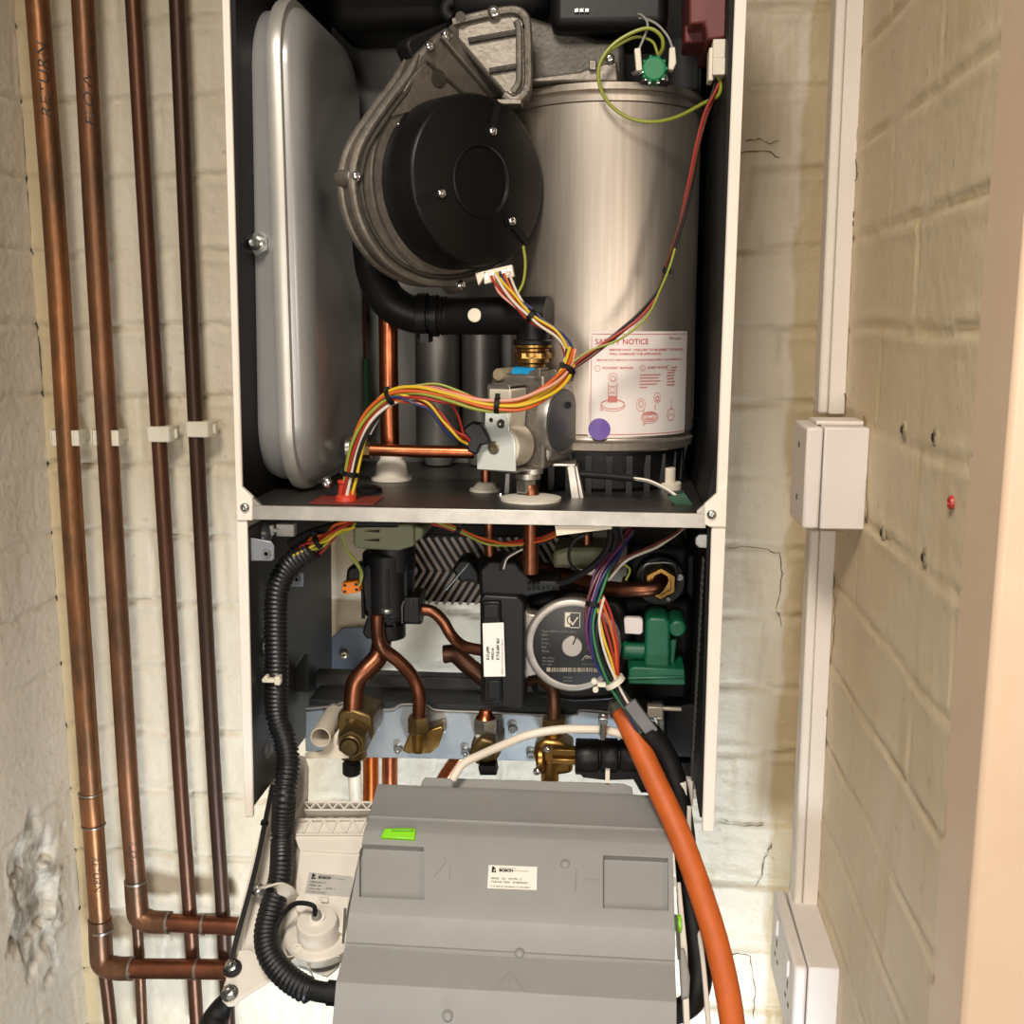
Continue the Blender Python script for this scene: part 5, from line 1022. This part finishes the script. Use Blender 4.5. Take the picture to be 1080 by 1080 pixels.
# ------------------------------------------------------------------ HANGING CONTROL BOX
CA = P(550, 838, .05); CB_ = P(540, 1062, -.118)
wv = V((0, CB_.y-CA.y, CB_.z-CA.z)).normalized(); mv = V((1,0,0)).cross(wv); 
if mv.z < 0: mv = -mv
def BP(px, py, off=0): return PN(px, py, CA+mv*off, mv)
box = thing('control_box', 'grey plastic control box hanging forward on its white tray below the boiler', 'control box', (CA.x, CA.y, BP(540, 1080).z))
XA, XB = BP(394, 845).x, BP(707, 845).x
b = MB(); prof = [(833, -.004), (838, .0), (866, .0075), (867, .0092), (869, .0092), (870, .0078), (882, .0150), (885, .0152), (972, .0138), (975, .0134), (1004, .0028), (1005, .0042), (1008, .0042), (1009, .0032), (1047, .0112), (1050, .0106), (1085, -.002), (1110, -.008), (1140, -.010)]
sec = [BP(550, y, o) for y, o in prof]; back = [sec[-1]-mv*.06, sec[0]-mv*.035]
b.prism([V((XA, p.y, p.z)) for p in sec+back], (XB-XA, 0, 0)); cov = b.build('cover', GREYB, box, bev=.0012)
b = MB(); b.prism([BP(x, y, -.006) for x, y in ((445, 823), (448, 819.5), (658, 826), (667, 830), (668, 845), (440, 845))], -mv*.004); b.build('rear_lip', GREYB, box, bev=.001)
# recessed windows: frame bars around a shallow pocket
def frame(x0, y0, x1, y1, off, sk=.045):
    b = MB(); w = 3
    def q(x, y): return BP(x, y+(x-550)*sk, off)
    for (a0, b0, a1, b1) in ((x0, y0, x1, y0+w*.5), (x0, y1-w*.4, x1, y1), (x0, y0, x0+w, y1), (x1-w, y0, x1, y1)):
        b.prism([q(a0, b0), q(a1, b0), q(a1, b1), q(a0, b1)], mv*.0022)
    b.build('window_frame', GREYB, box, bev=.0004)
    b = MB(); b.prism([q(x0+w, y0+w*.4), q(x1-w, y0+w*.4), q(x1-w, y1-w*.3), q(x0+w, y1-w*.3)], -mv*.0004); b.build('window_pane', mat('grey_window', '#92918f', .4), box)

for x0, y0, x1, y1 in ((379, 898, 447, 953), (636, 898, 705, 953)):
    cu = MB(); q = [BP(x, y+(x-550)*.045, .0146) for x, y in ((x0, y0), (x1, y0), (x1, y1), (x0, y1))]
    cu.prism([p+mv*.004 for p in q], -mv*.0125); co = cu.build('cutter', GREYB)
    cov.modifiers.clear(); bo = cov.modifiers.new('cut', 'BOOLEAN'); bo.operation = 'DIFFERENCE'; bo.object = co
    co.location = -V(box.location)+V(box.location); bpy.context.view_layer.update()
    nm = bpy.data.meshes.new_from_object(cov.evaluated_get(bpy.context.evaluated_depsgraph_get())); cov.modifiers.clear(); cov.data = nm
    COL.objects.unlink(co); bpy.data.objects.remove(co)
cov.data.shade_smooth(); cov.data.set_sharp_from_angle(angle=.5)
md = cov.modifiers.new('rounding', 'BEVEL'); md.width = .0008; md.segments = 2; md.limit_method = 'ANGLE'; md.angle_limit = .5
# label on the cover
lb0 = [(515.5, 912.5), (566.5, 914.5), (566, 939), (514, 937)]
b = MB(); b.prism([BP(x, y, .0146) for x, y in lb0], mv*.0004); bl_ = b.build('rating_label', LABEL, box); bl_['label'] = 'white printed rating label'
o0 = BP(514.5, 937, .0151); ex = (BP(566, 939, .0151)-o0).normalized(); ey = (BP(515.5, 912.5, .0151)-o0); ey = (ey-ex*ey.dot(ex)).normalized()
lwid = (BP(566, 939, .0151)-o0).length; lh = (BP(515.5, 912.5, .0151)-o0).length
def rating(root, o0, ex, ey, lw_, lh_, first, rows):
    def t(s, u, v, h, mt=INK, xs=1.0, bold=0): text(s, h*lh_*1.35, o0+ex*u*lw_+ey*v*lh_, ex, ey, mt, root, 'print', lift=.0003, xs=xs, bold=bold)
    t('Original quality by', .2, .86, .07, PALEINK); t('BOSCH', .2, .74, .11, INK, 1.15, .0002)
    t('Bosch Thermotechnik', .47, .77, .055, PALEINK)
    for s, u, v, h in rows: t(s, u, v, h, INK, 1.1)
    n = ex.cross(ey); b = MB(); oo = o0+n*.0003
    for u0, v0, u1, v1 in ((.05, .70, .09, .95), (.07, .82, .12, .9), (.11, .70, .135, .80), (.05, .69, .14, .72)):
        b.prism([oo+ex*u0*lw_+ey*v0*lh_, oo+ex*u1*lw_+ey*v0*lh_, oo+ex*u1*lw_+ey*v1*lh_, oo+ex*u0*lw_+ey*v1*lh_], n*.0001)
    b.build('print', INK, root, flat=True)
rating(bl_, o0, ex, ey, lwid, lh, '', [('60506   UK   GC/PB 1.5', .05, .40, .085), ('TCB 642 79501  8748302421', .05, .25, .085), ('8 737 600 560  8737602461 25 77/2108830', .05, .07, .06)])
# lime clips, studs, embossed triangle
b = MB(); b.prism([BP(x, y, .0135) for x, y in ((402, 886), (406, 876), (439, 876), (438, 888))], mv*.005); b.build('lime_clip', LIME, box, bev=.0012)
b = MB(); b.prism([BP(x, y, .0175) for x, y in ((413, 878), (414, 874.5), (436, 874.5), (436, 878))], mv*.003); b.build('lime_clip', mat('lime_clip_dark', '#6cb41c', .45), box, bev=.0008)
b = MB(); p = BP(717, 975, .002); b.lathe(p-V((.003,0,0)), (1,0,0), [(0, .007), (.004, .007), (.004, .0045), (.001, .004)], 20); b.box(p+V((-.006, -.002, -.006)), p+V((.001, .003, .008))); b.build('lime_clip', LIME, box, bev=.0006)
for x, y, o_ in ((548, 1006, .0042), (472, 1071, .0032), (596, 912, .0148)):
    b = MB(); b.lathe(BP(x, y, o_-.001), mv, [(0, .0045), (.002, .0042), (.003, .003), (.0032, 0)], 18); b.build('stud', GREYB, box, ang=60)
b = MB(); tri = [BP(538, 1024, .0066), BP(552.5, 1045.5, .0110), BP(521, 1044.5, .0108)]
for i in range(3): b.tube([tri[i], tri[(i+1) % 3]], .0006, 6)
b.tube([BP(538, 1031, .0080), BP(537, 1041, .0101)], .0005, 6); b.build('embossed_triangle', GREYB, box)
b = MB(); b.tube([BP(462, 902, .0147), BP(470, 908, .0147), BP(458, 925, .0147)], .0005, 6); b.tube([BP(618, 928, .0147), BP(634, 928.5, .0147)], .0005, 6); b.tube([BP(475, 912, .0147), BP(474, 928, .0147)], .0005, 6); b.tube([BP(608, 915, .0147), BP(607, 940, .0147)], .0005, 6); b.build('embossed_mark', GREYB, box)
for x0, y0, x1, y1 in ((364, 958, 362, 995), (713, 965, 716, 1012)):
    b = MB(); b.tube([BP(x0, y0, .0147), BP(x1, y1, .0085)], .0012, 8); b.build('side_slot', mat('slot_grey', '#4f4e4b', .6), box)
# white tray to the left of the cover
def plate(poly, off, th, name, mt=TRAY, bev=.001, root=None): b = MB(); b.prism([BP(x, y, off) for x, y in poly], -mv*th); return b.build(name, mt, root or box, bev=bev)
plate([(293, 800), (300, 797), (320, 800), (322, 846), (398, 848), (378, 950), (357, 1020), (345, 1030), (300, 1015), (268, 1018), (256, 1000), (268, 930), (281, 870)], -.034, .003, 'tray_floor')
plate([(290, 800), (294, 797), (283, 858), (262, 950), (249, 1003), (244, 1003), (256, 950), (276, 870)], -.018, .016, 'tray_edge')
plate([(311, 796), (322, 797), (321, 843), (308, 866), (305, 866), (306, 850)], -.012, .022, 'hinge_arm')
plate([(305, 867), (392, 866), (388, 880), (378, 900), (316, 897)], -.014, .018, 'tray_step'); plate([(316, 897), (380, 898), (366, 960), (362, 985), (312, 960), (312, 930)], -.016, .018, 'tray_platform')
b = MB()
for (xa, xb_, ya, yb, n) in ((312, 386, 864, 879, 5), (321, 393, 846, 853, 6)):
    for k in range(n):
        x0 = xa+(xb_-xa)*k/n; x1 = xa+(xb_-xa)*(k+.5)/n; x2 = xa+(xb_-xa)*(k+1)/n
        for (p, q) in (((x0, ya), (x1, yb)), ((x1, yb), (x2, ya))): b.prism([BP(p[0]-1, p[1], -.012), BP(p[0]+1, p[1], -.012), BP(q[0]+1, q[1], -.012), BP(q[0]-1, q[1], -.012)], -mv*.006)
    for y in (ya-1, yb): b.prism([BP(xa, y, -.0115), BP(xb_, y, -.0115), BP(xb_, y+2, -.0115), BP(xa, y+2, -.0115)], -mv*.012)
b.build('truss_rib', TRAY, box)
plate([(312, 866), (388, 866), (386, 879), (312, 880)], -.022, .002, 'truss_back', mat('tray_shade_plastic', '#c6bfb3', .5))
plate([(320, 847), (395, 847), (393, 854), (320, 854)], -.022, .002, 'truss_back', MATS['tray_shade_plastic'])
l2 = plate([(326, 920), (372, 924.5), (369, 946), (321.5, 942)], -.0155, .0004, 'rating_label', LABELG, 0); l2['label'] = 'grey printed rating label'
o1 = BP(322, 942, -.0154); e1 = (BP(369, 946, -.0154)-o1).normalized(); g1 = BP(326, 920, -.0154)-o1; g1 = (g1-e1*g1.dot(e1)).normalized()
rating(l2, o1, e1, g1, (BP(369, 946, -.0154)-o1).length, (BP(326, 920, -.0154)-o1).length, '', [('Heatronic 3', .04, .52, .10), ('60506  UK', .04, .36, .085), ('GC/PB 1.5', .42, .27, .07), ('TCB 642 79501', .04, .2, .06), ('8 737 600 560 87376024', .04, .06, .055)])
# round gauge housing
gc = BP(336, 984, -.02); gx = (mv+V((0, .25, .35))).normalized()
b = MB(); b.lathe(gc-mv*.014, gx, [(0, .033), (.008, .033), (.010, .031), (.010, 0)], 40); b.build('round_base', TRAY, box)
b = MB(); b.lathe(gc-gx*.004, gx, [(0, .0195), (.018, .0188), (.020, .0178), (.0205, 0)], 40)
for k in (-1.9, -1.6, -1.35):
    d_ = V((1,0,0))*math.cos(k)-wv*math.sin(k)
    b.box(gc+d_*.0185-V((.001, .002, .001)), gc+d_*.0195+gx*.012+V((.001, .001, .001)))
b.build('round_housing', TRAY, box, bev=.0008)
b = MB(); t_ = gc+gx*.0165; b.lathe(t_-mv*.002, gx, [(0, .0075), (.004, .0072), (.004, .0048)], 20); b.build('nipple_seat', LABEL, box)
b = MB(); b.lathe(t_, gx, [(0, .0046), (.008, .0044), (.010, .003)], 16); b.build('nipple', mat('grey_nipple', '#8a8580', .45), box)
b = MB(); b.tube([t_+mv*.008, BP(330, 955, .012), BP(312, 953, .010), BP(299, 964, .002), BP(290, 979, -.004), BP(286, 980, -.010)], .0022, 10); b.build('black_lead', RUBBER, box)
plate([(338, 946), (346, 946), (346, 951), (338, 951)], -.012, .004, 'small_tab')
b = MB()
for (x0, y0, x1, y1) in ((316, 1007, 300, 1020), (316, 1007, 327, 1022), (316, 1007, 358, 1008), (316, 1007, 292, 1010)): b.prism([BP(x0-1, y0, -.018), BP(x0+1, y0+1, -.018), BP(x1+1, y1+1, -.018), BP(x1-1, y1, -.018)], -mv*.014)
b.lathe(BP(316, 1007, -.03), mv, [(0, .0045), (.014, .0042), (.014, .0025), (.010, .002), (.010, 0)], 16); b.build('brace_rib', TRAY, box)
plate([(248, 1002), (263, 1000), (286, 1012), (310, 1018), (253, 1054), (248, 1060), (240, 1061), (234, 1055), (234, 1044)], -.026, .004, 'hinge_ear', bev=.0015)
for x, y in ((245, 1021.5), (242.5, 1048)): screw(box, BP(x, y, -.0255), mv, .0062, hexa=True, mt=CHROME)
# P clip, conduit, strap
cd = thing('black_conduit', 'ribbed black conduit running down the left side into the control box', 'conduit', P(296, 930, -.02))
path = [P(330, 578, .045), P(306, 596, .045), P(293, 622, .042), P(291, 660, .04), P(292, 710, .038), P(292, 752, .036), P(300, 780, .030), P(304, 805, .022), P(300, 840, .004)]+[BP(298, 880, -.006), BP(297, 915, -.006), BP(294, 935, -.006), BP(286, 960, -.006), BP(281, 985, -.006), BP(285, 1008, -.005), BP(300, 1028, -.004), BP(318, 1041, -.004), BP(328, 1045, -.004)]
pts, _ = smooth(path, 24, 1); pts = resample(pts, .0011); rr_ = []
for i, p in enumerate(pts): rr_.append(.0098+(.0017 if (i % 4) in (0, 1) else 0))
b = MB(); b.tube(pts, rr_, 18, raw=True); b.build('corrugated_tube', mat('conduit_black', '#151516', .42), cd, ang=80)
b = MB(); b.tube([BP(322, 1042, -.004), BP(338, 1046, -.004), BP(356, 1048, -.004)], .0088, 16); b.lathe(BP(346, 1047, -.004), (1,0,.0), [(0, .0105), (.010, .0105)], 18); b.build('end_ferrule', RUBBER, cd)
pc_ = thing('conduit_clip', 'white P-shaped clip screwed over the black conduit on the tray', 'clip', BP(290, 940, -.02))
b = MB(); b.strip([BP(269, 938, -.020), BP(276, 935, -.016), BP(283, 934, .003), BP(293, 936, .009), BP(303, 941, .001), BP(309, 949, -.018)], .013, .002, wv*.6+V((.5, 0, 0)))
b.build('strap', TRAY, pc_, bev=.0005); screw(pc_, BP(272.5, 939, -.015), mv, .0052, hexa=True)
bs = thing('black_strap', 'thin black retaining strap along the left edge of the white tray', 'strap', BP(246, 1018, -.01))
b = MB(); b.strip([BP(288, 828, -.006), BP(281, 860, -.006), BP(272, 905, -.008), BP(262, 945, -.010), BP(251, 985, -.014), BP(245.5, 1008, -.018), BP(245, 1018, -.022)], .0042, .0022, mv); b.lathe(BP(245, 1021, -.0235), mv, [(0, .0085), (.0015, .008), (.002, .006)], 20); b.lathe(BP(279, 868, -.006), wv, [(-.002, .0038), (.002, .0038)], 12); b.build('strap_band', RUBBER, bs)
bw = MB(); bw.tube([BP(240, 1052, -.035), BP(233, 1064, -.045), BP(226, 1080, -.05), BP(220, 1110, -.05)], [.006, .010, .013, .014], 14); tag(bw.build('black_elbow_boot', RUBBER), 'black rubber boot below the lower screw of the tray ear', 'boot')
# right edge of the tray
plate([(714, 930), (718, 930), (725, 1000), (728, 1090), (722, 1090)], .0, .012, 'right_edge'); plate([(716, 1000), (722, 998), (728, 1030), (727, 1050), (719, 1052)], .006, .01, 'grey_grommet', GREYB, .002)
b = MB(); b.tube([P(727, 850, .03), P(727, 880, .02), BP(732, 950, -.03), BP(741, 1010, -.03), BP(748, 1090, -.03)], .0022, 8); b.build('tray_rear_edge', TRAY, box)
b = MB(); b.pp([(716, 826), (724, 826), (727, 880), (722, 880)], .035, .045); b.cy(731, 838, 6, .06, .075); b.pp([(724, 822), (731, 824), (731, 850), (725, 852)], .055, .065); b.build('right_hinge_arm', TRAY, box, bev=.001)

# ------------------------------------------------------------------ LIGHT
for o in list(bpy.data.objects):
    if '_off' in o: del o['_off']
def area(name, loc, target, size, power, col, sy=None, spread=180):
    l = bpy.data.lights.new(name, 'AREA'); l.energy = power; l.color = col; l.size = size; l.spread = math.radians(spread)
    if sy: l.shape = 'RECTANGLE'; l.size_y = sy
    o = bpy.data.objects.new(name, l); COL.objects.link(o); o.location = loc
    o.rotation_euler = (V(target)-V(loc)).to_track_quat('-Z', 'Y').to_euler(); return o
area('ceiling_lamp', (-.1, -1.15, 1.05), (0, .0, -.55), .35, 8.6, (1, .91, .80), spread=104)
area('doorway_daylight', (.30, -1.0, -1.45), (-.05, .35, -.78), .28, 5.6, (.80, .90, 1), spread=56)
area('hall_lamp', (-.1, -1.9, -.05), (0, .1, -.42), .6, 5.5, (1, .92, .83), spread=120)
area('trim_fill', (.85, -1.5, .15), (.4, -.25, 0), .3, 5.5, (1, .86, .72))  # unseen warm lamp added to brighten the front face of the door frame
w = bpy.data.worlds.new('world'); SC.world = w; w.use_nodes = True
w.node_tree.nodes['Background'].inputs[0].default_value = lin('#d8cbb8'); w.node_tree.nodes['Background'].inputs[1].default_value = .08
SC.view_settings.view_transform = 'Standard'; SC.view_settings.look = 'None'; SC.view_settings.gamma = 1; SC.view_settings.exposure = 0
SC.view_settings.use_curve_mapping = False
